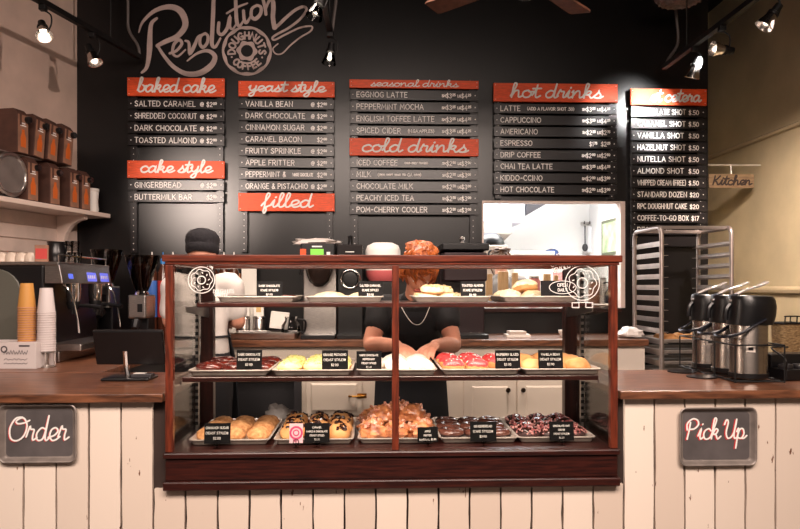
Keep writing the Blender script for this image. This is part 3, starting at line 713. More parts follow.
# ------------------------------------------------------------------ menu boards
YB = YW-.055
def board(px0, px1, ytop, ybot, rows, label):
    """rows: (kind, y0, y1, left text, right text)"""
    a = P(px0, ybot, YB); b = P(px1, ytop, YB); w = b.x-a.x
    r = thing('menu_board', label, 'menu board', (a.x, YB, a.z), 0, 'menu boards on the black wall')
    H = b.z-a.z
    for x in (.012, w-.012-.046):
        o = MB().box((x,.018,0),(x+.046,.052,H)).build('rail', M_slat, r)
        m = MB(); 
        for k in range(int(H/.045)): disc(m, x+.023, .02+k*.045, .0035, Matrix.Translation((0,.017,0)), 8)
        m.build('peg_holes', M_letter, o, recalc=False)
    for kind, y0, y1, lt, rt in rows:
        z1 = Z(y0,px0,YB)-a.z; z0 = Z(y1,px0,YB)-a.z; h = z1-z0
        if kind == 'h':
            o = MB().box((-.004,-.006,z0+.004),(w+.004,.017,z1-.004)).build('header_board', M_red, r, bevel=.002)
            m = MB(); M0 = Matrix.Translation((0,-.0075,0)); hh = h*.36; fw = {'baked cake':.8,'cake style':.74,'yeast style':.8,'filled':.53,'seasonal drinks':.68,'cold drinks':.82,'hot drinks':.74,'et cetera':.66}[lt]
            write(m, lt, w/2+(.05 if lt == 'et cetera' else 0), z0+h*(.24 if 'y' not in lt else .34), hh*(1 if 'y' not in lt else .9), min(.0132, h*.1), M0, SCRIPT, 'c', fit=w*fw, sp=-.05, slant=.15, space=.5)
            for x in (.01, w-.01):
                for z in (z0+.02, z1-.02): disc(m, x, z, .003, M0, 6)
            m.build('lettering', M_letter, o, recalc=False)
        else:
            o = MB().box((0,0,z0+.006),(w,.017,z1-.006)).build('slat', M_slat, r, bevel=.0015)
            if lt or rt:
                m = MB(); M0 = Matrix.Translation((0,-.0015,0)); th = h*.44; zb = z0+h*.28; xr = w-.052
                small = ''
                if '~' in lt: lt, small = lt.split('~')
                _, tr_ = layout(rt, th*.85, .2); rw = min(tr_, w*.38)
                mw = (xr-rw-.07)*(.62 if small else 1.)
                _, tl_ = layout(lt, th, .26); lw = min(tl_, mw)
                write(m, lt, .052, zb, th, .0062, M0, maxw=mw, sp=.26)
                if small: write(m, small, .052+lw+.03, zb+.006, th*.6, .005, M0, maxw=max(.03, xr-rw-.03-(.052+lw+.03)), sp=.2)
                write(m, rt, xr, zb, th*.85, .006, M0, align='r', maxw=w*.38)
                for x in (.022, w-.022): disc(m, x, (z0+z1)/2, .0045, M0, 8)
                m.build('lettering', M_letter, o, recalc=False)
    return r
def seq(y, pitch, items): return [('s', y+i*pitch, y+(i+1)*pitch-.4, t, p) for i, (t, p) in enumerate(items)]
p2 = '@ $2^00'
board(128,224,77,252,[('h',77,96.5,'baked cake','')]+seq(97.5,12.2,[('SALTED CARAMEL',p2),('SHREDDED COCONUT',p2),('DARK CHOCOLATE',p2),('TOASTED ALMOND',p2)])+[('h',160,178.5,'cake style','')]+seq(179,12,[('GINGERBREAD',p2),('BUTTERMILK BAR','$2^00')]),
      'black slat menu board headed baked cake and cake style')
board(239,334,81,252,[('h',80.5,97,'yeast style','')]+seq(98,11.75,[('VANILLA BEAN',p2),('DARK CHOCOLATE',p2),('CINNAMON SUGAR',p2),('CARAMEL BACON','$2^00'),('FRUITY SPRINKLE',p2),('APPLE FRITTER',p2),('PEPPERMINT & ~WHITE CHOCOLATE','$2^00'),('ORANGE & PISTACHIO',p2)])+[('h',192.5,211.5,'filled','')],
      'black slat menu board headed yeast style with filled at its foot')
sl = 'sm$3^25 lg$4^25'; s2 = 'sm$2^50 lg$3^00'
board(350,478,79,246,[('h',79,88.3,'seasonal drinks','')]+seq(88.6,12,[('EGGNOG LATTE',sl),('PEPPERMINT MOCHA',sl),('ENGLISH TOFFEE LATTE',sl),('SPICED CIDER ~(N.GA.APPLES)',sl)])+[('h',137.5,156,'cold drinks','')]+seq(156.8,11.75,[('ICED COFFEE ~cold-brew process',s2),('MILK ~(from happy grass fed GA cows)',s2),('CHOCOLATE MILK',s2),('PEACHY ICED TEA',s2),('POM-CHERRY COOLER',s2)]),
      'black slat menu board headed seasonal drinks and cold drinks')
board(494,617,82.5,198,[('h',82.5,102,'hot drinks','')]+seq(102.6,11.6,[('LATTE ~(ADD A FLAVOR SHOT .50)',sl),('CAPPUCCINO',sl),('AMERICANO','sm$2^25 lg$2^75'),('ESPRESSO','$1^75  $2^25'),('DRIP COFFEE','sm$2^00 lg$2^50'),('CHAI TEA LATTE',sl),('KIDDO-CCINO',s2),('HOT CHOCOLATE',s2)]),
      'black slat menu board headed hot drinks above the kitchen opening')
board(631,706,88,250,[('h',88,105.5,'et cetera','')]+seq(106,11.8,[('CHOCOLATE SHOT','$.50'),('CARAMEL SHOT','$.50'),('VANILLA SHOT','$.50'),('HAZELNUT SHOT','$.50'),('NUTELLA SHOT','$.50'),('ALMOND SHOT','$.50'),('WHIPPED CREAM (FREE)','$.50'),('STANDARD DOZEN','$20'),('RPC DOUGHNUT CAKE','$20'),('COFFEE-TO-GO BOX','$17'),('RESTROOM','>'),('','')]),
      'black slat menu board headed et cetera at the wall end')

# ------------------------------------------------------------------ painted shop name on the wall
lg = thing('painted_logo', 'grey painted Revolution lettering with doughnut badge high on the black wall', 'wall sign', (0, YW-.0035, 0))
def zp(pts):  # points traced on the wall plane
    return [(lambda q: (q.x, q.z))(P(120+x/4, y/4, YW)) for x, y in pts]
def brush(m, pts, w0, w1=None, wm=None, k=6):
    c = catmull([(a,b,0) for a,b in zp(pts)], k); n = len(c)
    px = .00196
    wm = wm or w0; w1 = w1 or w0
    ws = [px*((w0+(wm-w0)*(2*i/n) if i < n/2 else wm+(w1-wm)*(2*i/n-1))) for i in range(n)]
    ribbon(m, [(p.x,p.y) for p in c], ws, Matrix())
m = MB()
brush(m, [(148,74),(126,96),(120,150),(118,210),(108,268),(88,291)], 10, 8, 22)
brush(m, [(76,130),(92,88),(140,44),(200,28),(245,48),(262,100),(232,144),(180,168),(150,184)], 5, 14, 26)
brush(m, [(150,182),(178,226),(218,270),(268,296),(322,292),(366,262),(380,226),(352,204),(310,214),(270,244)], 10, 5, 24)
brush(m, [(200,214),(226,204),(248,176),(236,160),(216,180),(212,214),(232,226),(262,200)], 10, 6, 13)
brush(m, [(262,164),(276,172),(280,214),(300,180),(312,150),(326,140)], 8, 6, 15)
brush(m, [(342,134),(324,146),(320,174),(332,190),(348,174),(352,146),(342,134)], 10, 10, 13)
brush(m, [(376,-60),(374,30),(370,120),(368,176),(382,188),(402,154)], 15, 7, 17)
brush(m, [(396,92),(394,130),(410,138),(430,112),(440,70),(440,108),(452,116),(468,92)], 12, 6, 14)
brush(m, [(462,-40),(464,30),(468,90),(480,104),(496,80)], 14, 6, 15); brush(m, [(428,54),(470,30),(510,14)], 8, 6, 9)
brush(m, [(494,44),(498,82),(508,90),(524,64)], 12, 6, 14)
brush(m, [(548,22),(528,36),(526,66),(542,76),(562,56),(564,30),(548,22)], 10, 10, 15)
brush(m, [(572,-4),(580,30),(584,58)], 12, 12, 13); brush(m, [(584,36),(596,6),(610,0),(614,30),(612,70),(618,112)], 8, 18, 17)
brush(m, [(612,-60),(612,20),(616,106),(630,104),(664,72),(700,42),(732,28),(746,40),(722,76),(676,112),(628,138),(610,152),(620,160),(664,138),(720,112),(766,106),(762,126),(722,150),(682,182),(650,214),(624,216),(612,196),(632,176)], 15, 5, 8, 7)
m.build('lettering', M_logo, lg, recalc=False)
m = MB(); c = P(247,51,YW); R = .19; n = 72
def annulus(m, f0, f1):
    vs = []
    for k in range(n):
        a = 2*PI*k/n
        for f in (f0, f1): vs.append((c.x+f(a)*math.cos(a), 0, c.z+f(a)*math.sin(a)))
    m.add(vs, [(2*k, 2*k+1, (2*k+3)%(2*n), (2*k+2)%(2*n)) for k in range(n)])
annulus(m, lambda a: R*(.88+.028*math.cos(10*a)), lambda a: R)
annulus(m, lambda a: R*.24, lambda a: R*(.395+.035*math.cos(6*a+.5)))
def arc_text(t, r, a0, a1, inward, h, w):
    for i, ch in enumerate(t):
        a = a0+(a1-a0)*(i+.5)/len(t); st, tot = layout(ch, h)
        M0 = Matrix.Translation((c.x+r*math.cos(a),0,c.z+r*math.sin(a))) @ Matrix.Rotation(-(a-PI/2) if not inward else -(a+PI/2),4,'Y') @ Matrix.Translation((-(tot-.2*h)/2,0,-h/2))
        for s_ in st: ribbon(m, s_, w, M0)
arc_text('DOUGHNUTS', R*.62, math.radians(196), math.radians(-16), False, R*.27, R*.075)
arc_text('COFFEE', R*.62, math.radians(218), math.radians(322), True, R*.25, R*.075)
for a in (203, -23): disc(m, c.x+R*.66*math.cos(math.radians(a)), c.z+R*.66*math.sin(math.radians(a)), R*.04, Matrix())
m.build('doughnut_badge', M_logo, lg, recalc=False)
for o in lg.children: o.location = (0,0,0)

# ------------------------------------------------------------------ track lights
M_bulb = mat('lit_bulb', (255,236,214), .4, emit=5)
M_reflect = mat('reflector', (200,194,190), .22, 1)
def track(name, A, B, label, cord=None):
    A, B = Vector(A), Vector(B); r = thing('light_track', label, 'light track', A)
    d = B-A; L = d.length; rz = math.atan2(d.y, d.x)
    o = MB().box((0,-.018,-.012),(L,.018,.022)).build('rail', M_blackmt, r); o.rotation_euler = (0,0,rz)
    for f in (.12, .85):
        p = d*f; MB().tube([(p.x,p.y,.022),(p.x,p.y,3.95-A.z)], .006).build('hanger', M_blackmt, r)
    if cord: MB().tube(catmull([Vector(q)-A for q in cord], 5), .011).build('conduit', mat('grey_conduit', (110,104,102), .45, .5), r, smooth=True)
    return r
def head(p, aim, label, lit=True, glassy=False):
    """a bell-shaped spot hung under a track at p, turned to aim"""
    p = Vector(p); r = thing('track_spotlight', label, 'spotlight', p, 0, 'track spotlights')
    MB().box((-.02,-.02,-.045),(.02,.02,-.012)).build('adapter', M_blackmt, r, bevel=.003)
    c = Vector((0,0,-.16)); d = (Vector(aim)-(p+c)).normalized()
    Q = Matrix.Translation(c) @ d.to_track_quat('Z','Y').to_matrix().to_4x4()
    MB().tube(catmull([(0,0,-.04),(.045,.0,-.07),(.05,0,-.12),tuple(c+Vector((.035,0,.0)))],5), .005).build('yoke', M_blackmt, r, smooth=True)
    MB().lathe([(.0,-.075),(.022,-.075),(.024,-.03),(.032,-.025),(.032,-.01)], n=20, M=Q).build('lamp_socket', M_blackmt, r, smooth=50)
    mm = M_clear if glassy else M_reflect
    m = MB(); m.lathe([(.028,-.012),(.034,.015),(.044,.045),(.049,.066),(.046,.066),(.041,.045),(.031,.015),(.025,-.008)], n=24, M=Q, cap=False); m.build('shade', mm, r, smooth=50)
    m = MB(); m.sphere((0,0,.015), (.019,.019,.028), 16, 10, M=Q); m.build('bulb', M_bulb, r, smooth=True)
    return r
EL = P(140,58,5.3); sA = 2.6
A_ = EL+DL*3.0
track('t', EL, A_, 'black light track running forward along the left wall', [P(128,-40,5.3), P(128,10,5.3), P(129,30,5.3), P(138,46,5.3), EL])
for px, lab in ((92,'black track spotlight nearest the shop name'), (43,'bright track spotlight in front of the left wall')):
    s = along(EL, DL, px); q = EL+DL*s; head(q, q+Vector((.35,-.15,-.9)) if px == 92 else q+Vector((.3,-.45,-.8)), lab)
ER = P(664,68,5.2)
track('t', ER, ER+Vector((0,-3.2,0)), 'black light track running forward beside the right wall', [P(676,-6,5.2), P(676,12,5.2), P(678,42,5.2), P(669,58,5.2), ER])
for px, lab, aim in ((695,'silver track spotlight turned to the et cetera board',(-.15,.25,-.9)), (722,'edge-on bright track spotlight beside the right wall',(-.98,-.12,-.12)), (771,'track spotlight nearest the top right corner',(-.45,.1,-.8))):
    s = along(ER, (0,-1,0), px); q = ER+Vector((0,-s,0)); head(q, q+Vector(aim), lab)
EM = P(326,-26,4.75)
EM = Vector((-.288, 4.85, 3.06)); track('t', EM, EM+Vector((-.03,-1.3,0)), 'short black light track in the middle above the menu wall', [EM+Vector((.0,0,0)), EM+Vector((.04,.05,.4)), EM+Vector((.03,.05,.88))])
for px, lab, aim in ((330,'clear-shaded track spotlight hanging lower above seasonal drinks',(-.1,-.1,-1)), (318,'clear-shaded track spotlight at the top edge above yeast style',(-.3,-.2,-1))):
    s = along(EM, (-.023,-1,0), px); q = EM+Vector((-.023*s,-s,0)); head(q, q+Vector(aim), lab, glassy=True)
# ceiling rose and ceiling fan
cr = P(680,1,4.95); r = thing('ceiling_rose', 'round dark metal ceiling rose with a conduit below it', 'ceiling fixture', cr)
MB().lathe([(0,-.02),(.06,-.02),(.1,.0),(.13,-.01),(.165,.02),(.175,.03),(.165,.04),(.05,.06),(0,.06)], n=36).build('plate', mat('pewter_metal', (120,108,104), .45, .4, var=.3, scale=30), r, smooth=40)
m = MB()
for k in range(18): m.sphere((.145*math.cos(k*PI/9),.145*math.sin(k*PI/9),.002), .011, 8, 6)
m.build('beading', MATS['pewter_metal'], r, smooth=True)
MB().tube([(0,0,.05),(0,0,3.95-cr.z)], .018).build('stem', M_blackmt, r)
fh = P(526,-27,3.7); r = thing('ceiling_fan', 'ceiling fan with brown wooden blades at the top edge', 'ceiling fan', fh, math.radians(2))
MB().lathe([(0,-.14),(.05,-.13),(.09,-.08),(.1,0),(.08,.06),(.02,.09)], n=28).build('motor_housing', M_blackmt, r, smooth=50)
MB().tube([(0,0,.08),(0,0,3.95-fh.z)], .014).build('down_rod', M_blackmt, r)
for k in range(4):
    m = MB(); m.loops([[(x,y,z) for x,y in ((.22,-.055),(.62,-.07),(.64,-.06),(.64,.06),(.62,.07),(.22,.055))] for z in (-.006,.006)], M=TR((0,0,0), PI/4+k*PI/2) @ TR((0,0,-.02), rx=.16))
    o = m.build('blade', mat('fan_blade_wood', (112,70,50), .5, scale=8, stretch=(3,3,1), rgb2=(84,50,36)), r)
    m = MB(); m.box((.07,-.018,-.03),(.28,.018,-.02), TR((0,0,0), PI/4+k*PI/2)); m.build('blade_iron', M_blackmt, o)

# ------------------------------------------------------------------ shelf on the left wall
SZ = Z(214,112,5.33)
sh = thing('wall_shelf', 'white wall shelf on a scrolled bracket carrying coffee cartons', 'shelf', onleft(0,0,SZ), RZL)
M_shelf = mat('white_shelf_paint', (228,208,196), .5)
MB().box((.001,-3.2,-.032),(.285,-.0,0)).build('board', M_shelf, sh, bevel=.004)
for y in (-.22, -1.6):
    m = MB(); pr = [(.001,-.033),(.24,-.033),(.235,-.06),(.19,-.07),(.13,-.10),(.085,-.16),(.06,-.24),(.055,-.31),(.001,-.33)]
    m.prism(pr, y-.02, y+.02, 'y'); m.build('bracket', M_shelf, sh, bevel=.003)
def carton(s, z, label, lean=0, group='coffee cartons'):
    """brown carton, its narrow labelled end towards the room"""
    w, d, h = .098, .205, .245
    r = thing('coffee_carton', label, 'carton', onleft(s, .275, z), (0,0,RZL), group); 
    r.rotation_euler = Matrix.Rotation(RZL,4,'Z').to_euler() if not lean else (Matrix.Rotation(RZL,4,'Z') @ Matrix.Rotation(lean,4,'X')).to_euler()
    # local: +x to the room, front face at x=0
    MB().box((-d,-w/2,0),(0,w/2,h)).build('box', M_kraftdk, r, bevel=.003)
    m = MB(); m.prism([(-d,h),(0,h),(-.03,h+.032),(-d+.03,h+.032)], -w/2+.004, w/2-.004, 'y'); m.build('folded_top', M_kraftdk, r)
    o = MB().box((.0,-w/2+.006,.006),(.0015,w/2-.006,h-.004)).build('front_panel', M_kraft, r)
    m = MB(); Mx = Matrix.Translation((.0022,0,0)) @ Matrix.Rotation(PI/2,4,'Z')
    pr = [(-.022,.04),(.022,.04),(.024,.1),(.012,.13),(.012,.15),(-.012,.15),(-.012,.13),(-.024,.1)]
    m.add([(.0022,a,b) for a,b in pr], [tuple(range(8))]); m.build('bottle_mark', M_orange, o, recalc=False)
    m = MB(); 
    for k,(ww,zz) in enumerate(((.05,.17),(.036,.184))): m.add([(.0024,-ww/2,zz),(.0024,ww/2,zz),(.0024,ww/2,zz+.008),(.0024,-ww/2,zz+.008)],[(0,1,2,3)])
    m.build('label_bars', M_letter, o, recalc=False)
    m = MB(); m.lathe([(0,0),(.022,0),(.022,.018),(.019,.024),(0,.024)], n=20, M=TR((.001,.034,h-.028), ry=PI/2)); m.build('cap', M_blackpl, r, smooth=50)
    m = MB(); m.box((.0016,-.03,h-.07),(.0026,-.012,h+.0)); m.build('tuck_flap', M_kraftdk, r)
    return r
lowS = [along(onleft(0,.275,0), DL, px) for px in (86,74.5,55,33)]
lab = ['rightmost','second from right','third from right','left end beside the grey disc']
for s, l in zip(lowS, lab): carton(s, SZ+.001, f'brown coffee carton with orange mark, lower row, {l}')
upS = [along(onleft(0,.275,0), DL, px) for px in (67,52,38.5,23)]
m = MB()
pl = MB().box((.0,-.26,0),(.22,.26,.006)).build('glass_sheet', mat('grey_sheet', (120,104,98), .3), loc=onleft(upS[3]+.06,.03,SZ+.2795), rot=(0,0,RZL)); 
tag(pl, 'thin grey sheet lying over the lower cartons', 'sheet')
for k, (s, l) in enumerate(zip(upS, ['rightmost','second from right','third from right','leftmost'])): carton(s, SZ+.288, f'brown coffee carton with orange mark, upper row, {l}', -.1 if k < 3 else 0)
r = thing('grey_disc', 'round grey-rimmed dish leaning among the cartons on the shelf', 'dish', onleft(along(onleft(0,.24,0), DL, 8), .235, SZ+.145), (0,0,RZL))
Md = Matrix.Rotation(PI/2,4,'Y') @ Matrix.Rotation(.0,4,'X')
MB().lathe([(0,.0),(.118,.0),(.124,.006),(.124,.02),(.118,.026)], n=40, M=Md, cap=True).build('face', mat('grey_dish', (112,104,100), .45, var=.15), r, smooth=40)
MB().torus((0,0,.024), .125, .014, 40, 10, Md).build('rim', M_steel, r, smooth=True)
m = MB(); m.box((-.02,-.06,-.144),(.03,.06,-.125)); m.build('foot', M_blackpl, r)
r = thing('white_jar', 'small white lidded jar at the end of the wall shelf', 'jar', onleft(.115,.2,SZ+.001), 0)
MB().lathe([(0,0),(.05,0),(.055,.02),(.05,.08),(.055,.15),(.05,.155)], n=24).build('body', M_paper, r, smooth=50)
MB().lathe([(0,.155),(.058,.155),(.058,.175),(.0,.18)], n=24).build('lid', M_paper, r, smooth=50)

# ------------------------------------------------------------------ back counter and what stands on it
YBC = 4.75; BT = Z(340,400,YBC)
bx0, bx1 = -1.325, 1.89
bc = thing('back_counter', 'white cabinet run with a wooden top behind the display case', 'counter', ((bx0+bx1)/2, YBC, 0))
kid(MB().box((bx0,YBC-.02,BT-.045),(bx1,YW-.004,BT)), 'worktop', M_top, bc, bevel=.004)
fx0, fx1 = X(214,YBC), X(299,YBC)
M_cab = mat('white_cabinet_paint', (232,218,204), .45)
m = MB(); m.box((bx0+.01,YBC+.03,0),(fx0,YW-.01,BT-.046)); m.box((fx1,YBC+.03,0),(bx1-.01,YW-.01,BT-.046)); m.box((fx0,YBC+.03,BT-.13),(fx1,YW-.01,BT-.046)); 
kid(m, 'carcass', M_cab, bc)
kid(MB().box((fx0,YBC+.5,0),(fx1,YW-.01,BT-.132)), 'bay_back', M_dkgrey, bc)
zc1 = Z(378,500,YBC)
def door_panel(x0, x1, z0, z1, knob, nm='cabinet_door'):
    m = MB(); y = YBC+.008
    m.box((x0,y,z0),(x1,y+.02,z1)); o = kid(m, nm, M_cab, bc, bevel=.003)
    f = .055 if nm != 'drawer' else .03
    m = MB(); 
    m.loops([[(a,y-.0005,b) for a,b in ((x0+f,z0+f),(x1-f,z0+f),(x1-f,z1-f),(x0+f,z1-f))], [(a,y-.008,b) for a,b in ((x0+f+.012,z0+f+.012),(x1-f-.012,z0+f+.012),(x1-f-.012,z1-f-.012),(x0+f+.012,z1-f-.012))]], False, True)
    p = m.build('raised_panel', M_cab, o)
    if knob: 
        m = MB()
        if nm == 'drawer':
            m.tube(catmull([(knob[0]-.05,y-.002,knob[1]),(knob[0]-.045,y-.028,knob[1]),(knob[0]+.045,y-.028,knob[1]),(knob[0]+.05,y-.002,knob[1])],4), .007); m.box((knob[0]-.065,y-.0025,knob[1]-.016),(knob[0]+.065,y-.0006,knob[1]+.016)); mm = mat('brass', (170,124,58), .3, 1)
        else: m.lathe([(0,0),(.007,0),(.007,.012),(.017,.02),(.014,.03),(0,.032)], n=16, M=TR((knob[0],y-.0005,knob[1]), rx=PI/2)); mm = mat('dark_bronze', (70,52,40), .35, 1)
        m.build('knob' if nm != 'drawer' else 'pull', mm, o, smooth=50)
xa, xb, xc2 = X(464,YBC), X(517,YBC), X(571,YBC); kz = Z(390,515,YBC)
door_panel(xa,xb-.004,.12,zc1,(X(508,YBC),kz)); door_panel(xb+.004,xc2,.12,zc1,(X(523,YBC),kz))
door_panel(X(306,YBC),X(362,YBC),Z(416,330,YBC),zc1,(X(357,YBC),Z(396,357,YBC)),'drawer'); door_panel(X(306,YBC),X(362,YBC),.12,Z(418,330,YBC),None)
door_panel(-1.31,X(212,YBC),Z(412,190,YBC),zc1,(X(191,YBC),Z(395,191,YBC)),'drawer'); door_panel(-1.31,X(212,YBC),.12,Z(414,190,YBC),None)
door_panel(X(574,YBC),X(612,YBC),.12,zc1,None); door_panel(X(616,YBC),1.87,.12,zc1,None)
for x in (fx0-.001, X(294,YBC)): kid(MB().box((x,YBC-.0,0),(x+.05,YBC+.029,BT-.13)), 'open_bay_post', M_dkgrey, bc)
kid(MB().box((fx0,YBC+.045,.36),(fx1,YBC+.49,.38)), 'open_bay_shelf', M_dkgrey, bc)
r = thing('plastic_bag', 'crumpled clear white bag in the open bay under the back counter', 'bag', (X(278,4.9), 4.93, .381))
bf, _ = blob_fn(3, .35, 2.4, .5); MB().sphere((0,0,.04),(.1,.08,.08), 18, 12, fn=bf).build('bag', mat('grey_plastic_bag', (150,144,142), .4), r, smooth=True)
def onback(px, y): return Vector((X(px,y), y, BT+.0006))
def wpx(n, Y): return n*Y/700
# tall coffee brewer
p = onback(320, 5.02); r = thing('coffee_brewer', 'tall steel coffee brewer with a glass funnel under its head', 'coffee brewer', p)
w = wpx(33,5.02); 
MB().box((-w/2,0,0),(w/2,.2,.60)).build('column', M_steel, r, bevel=.006)
MB().box((-w/2,-.2,0),(w/2,0,.028)).build('base', M_blackpl, r, bevel=.005)
o = MB().box((-w/2+.001,-.2,.515),(w/2-.001,.2,.66)).build('head', M_blackpl, r, bevel=.008)
m = MB(); m.box((-.05,-.2025,.565),(.04,-.2005,.62)); m.build('display', mat('green_screen', (110,190,60), .4, emit=.5), o); m = MB(); m.box((-.04,-.2025,.632),(.03,-.2005,.642)); m.box((.06,-.2025,.58),(.085,-.2005,.6)); m.build('legend', M_letter, o)
m = MB(); m.box((-.12,-.2025,.57),(-.08,-.2005,.62)); m.build('warning_label', M_red, o)
MB().lathe([(.095,.512),(.095,.48),(.07,.40),(.03,.365),(.0,.36)], (0,-.095,0), 28).build('funnel', mat('dark_glassy_funnel', (58,46,42), .12, .3), r, smooth=50)
MB().tube([(-.1,-.19,.5),(-.12,-.2,.44)], .012).build('handle', M_blackpl, r)
m = MB(); bf, _ = blob_fn(8,.4,2.5,.4); m.sphere((0,0,.012), (.17,.12,.03), 26, 8, fn=bf); o = m.build('plastic_film', mat('milky_plastic', (206,198,192), .35), loc=p+Vector((-.02,0,.661)), smooth=True); tag(o, 'crumpled white plastic film lying on the steel brewer', 'plastic film')
# grinder beside it
p = onback(350.5, 5.02); r = thing('coffee_grinder', 'black coffee grinder with a round chrome-ringed dial', 'coffee grinder', p); w = wpx(25,5.02)
MB().box((-w/2,-.05,0),(w/2,.2,.60)).build('body', M_blackpl, r, bevel=.006); MB().box((-w/2,-.2,0),(w/2,-.05,.03)).build('base', M_blackpl, r, bevel=.005)
MB().box((-w/2,-.16,.53),(w/2,.2,.655)).build('hopper', mat('dark_smoky_plastic', (38,34,34), .18), r, bevel=.008)
m = MB(); m.box((-.03,-.163,.6),(.03,-.161,.606)); m.build('legend', M_letter, r)
zd = Z(279,348,4.95)-p.z
MB().torus((0,0,0), .064, .011, 32, 10, TR((0,-.058,zd-.0), rx=PI/2)).build('dial_ring', M_chrome, r, smooth=True)
MB().lathe([(0,0),(.056,0),(.05,.02),(0,.024)], n=28, M=TR((0,-.052,zd), rx=PI/2)).build('dial', M_blackpl, r, smooth=50)
MB().lathe([(0,.655),(.02,.655),(.016,.70),(.022,.72),(0,.73)], n=14).build('lid_knob', M_blackpl, r, smooth=50)
# white bag on a black dispenser
p = onback(383, 5.05); r = thing('tall_dispenser', 'tall black dispenser partly hidden behind the ginger haired person', 'dispenser', p); w = wpx(30,5.05)
MB().box((-w/2,-.1,0),(w/2,.16,.40)).build('body', M_blackpl, r, bevel=.01); MB().box((-w/2,-.2,0),(w/2,-.1,.03)).build('base', M_blackpl, r, bevel=.004); MB().tube([(0,-.1,.25),(0,-.15,.25),(0,-.16,.2)], .014).build('spout', M_blackpl, r)
zt = p.z+.402; tb = thing('white_tub', 'white rounded tub with a pink band on the black dispenser', 'tub', (p.x, 5.05, zt))
m = MB(); m.lathe([(0,0),(.10,0),(.118,.03),(.125,.07),(.125,.075)], n=32); m.build('band', mat('pink_band', (222,110,112), .5), tb, smooth=50)
m = MB(); m.lathe([(.125,.075),(.128,.12),(.126,.22),(.112,.255),(.07,.275),(0,.28)], n=32); m.build('tub', M_paper, tb, smooth=50)
# black brewer at right of the person
p = onback(462, 5.02); r = thing('black_brewer', 'black coffee brewer with a chrome knob on its flat lid', 'coffee brewer', p); w = wpx(45,5.02)
MB().box((-w/2,0,0),(w/2,.22,.61)).build('column', mat('dark_maroon_plastic', (40,24,28), .3), r, bevel=.006); MB().box((-w/2,-.2,0),(w/2,0,.03)).build('base', M_blackpl, r, bevel=.005)
o = MB().box((-w/2+.01,-.2,.40),(w/2-.01,-.001,.60)).build('head', mat('dark_maroon_plastic', (40,24,28), .3), r, bevel=.01); m = MB(); M0 = Matrix.Translation((0,-.2015,.54)); write(m, 'COFFEE', 0, 0, .022, .004, M0, align='c'); m.build('lettering', M_letter, o, recalc=False)
MB().box((-w/2-.005,-.205,.611),(w/2+.005,.225,.665)).build('lid', M_blackpl, r, bevel=.012); MB().lathe([(0,.665),(.016,.665),(.012,.69),(.02,.70),(.018,.72),(0,.725)], n=16).build('lid_knob', M_chrome, r, smooth=50)
# drip trays, boxes, canisters and small dishes
p = onback(266, 4.95); r = thing('drip_tray', 'shallow steel drip tray on the back counter', 'tray', p); tray_mb(.45,.26,.045,.01,.02).build('pan', M_steel, r, smooth=50); MB().box((-.19,-.09,.02),(.19,.09,.028)).build('grate', M_alu, r)
p = onback(244, 5.2); 
for px, hgt, lab in ((244,.14,'left steel canister on the back counter'), (259,.14,'middle steel canister on the back counter')):
    p = onback(px, 5.2); r = thing('canister', lab, 'canister', p, 0, 'steel canisters'); MB().lathe([(0,0),(.045,0),(.045,hgt),(.042,hgt+.004),(0,hgt+.004)], n=24).build('body', M_steel, r, smooth=50); MB().torus((0,0,hgt-.01), .045, .003, 24, 6).build('band', M_chrome, r)
for px, w_, lab in ((244,.085,'white carton on the left canister'), (259,.07,'cream carton on the middle canister')):
    p = onback(px, 5.2); r = thing('carton', lab, 'carton', p+Vector((0,0,.145)), .1, 'small cartons'); MB().box((-w_/2,-.04,0),(w_/2,.04,.10)).build('box', M_paper, r, bevel=.002); MB().box((-w_/4,-.041,.03),(w_/4,-.0402,.07)).build('label', mat('tan_label', (214,180,120), .6), r)
p = onback(277, 5.1); r = thing('filter_stack', 'tilted stack of white paper filters on the back counter', 'paper filters', p, .1); m = MB(); m.box((-.06,-.05,.05),(.07,.06,.17), TR((0,0,.01), ry=.12)); m.build('papers', M_paper, r, bevel=.004); MB().box((-.07,-.06,0),(.08,.07,.052)).build('holder', M_clear, r)
p = onback(284, 4.9); r = thing('glass_carafe', 'round clear glass carafe beside the brewer', 'carafe', (X(291,4.95),4.95,BT+.0006)); MB().lathe([(0,0),(.05,0),(.07,.04),(.066,.09),(.04,.125),(.045,.15)], n=24, cap=False).build('bowl', M_clear, r, smooth=50); MB().tube(catmull([(.05,0,.13),(.1,0,.12),(.095,0,.05),(.068,0,.04)],4), .008).build('handle', M_blackpl, r, smooth=True)
p = onback(231, 4.95); r = thing('paper_cup', 'single white paper cup on the back counter', 'cup', p); MB().lathe([(0,0),(.028,0),(.040,.10),(.042,.103),(.040,.106),(.037,.1),(.026,.004),(0,.004)], n=24).build('cup', M_paper, r, smooth=50)
p = onback(517, 4.98)
for k, (c, w_) in enumerate((((228,220,214),.17), ((186,170,160),.12))):
    o = MB().box((-w_/2,-.06,0),(w_/2,.06,.022)).build('paper_pad', mat('pad_%d' % k, c, .7), loc=p+Vector((-.004*k,0,.0225*k)), bevel=.002); tag(o, ['larger white pad underneath on the back counter','smaller grey pad on top of the white one'][k], 'pad')
p = onback(567, 4.98); r = thing('white_bowl', 'small white bowl on the back counter under the opening', 'bowl', p); MB().lathe([(0,0),(.04,0),(.058,.03),(.062,.05),(.058,.05),(.052,.03),(0,.008)], n=28).build('bowl', M_paper, r, smooth=50)
for k, px in enumerate((471, 479)):
    p = onback(px, 4.95); r = thing('small_bell', ['left','right'][k]+' one of two small shiny domes on the back counter', 'dome', p); MB().lathe([(0,0),(.032,0),(.03,.012),(.02,.026),(.004,.03)], n=18).build('dome', M_chrome, r, smooth=50); MB().lathe([(0,.03),(.006,.031),(.006,.04),(0,.042)], n=10).build('button', M_chrome, r)
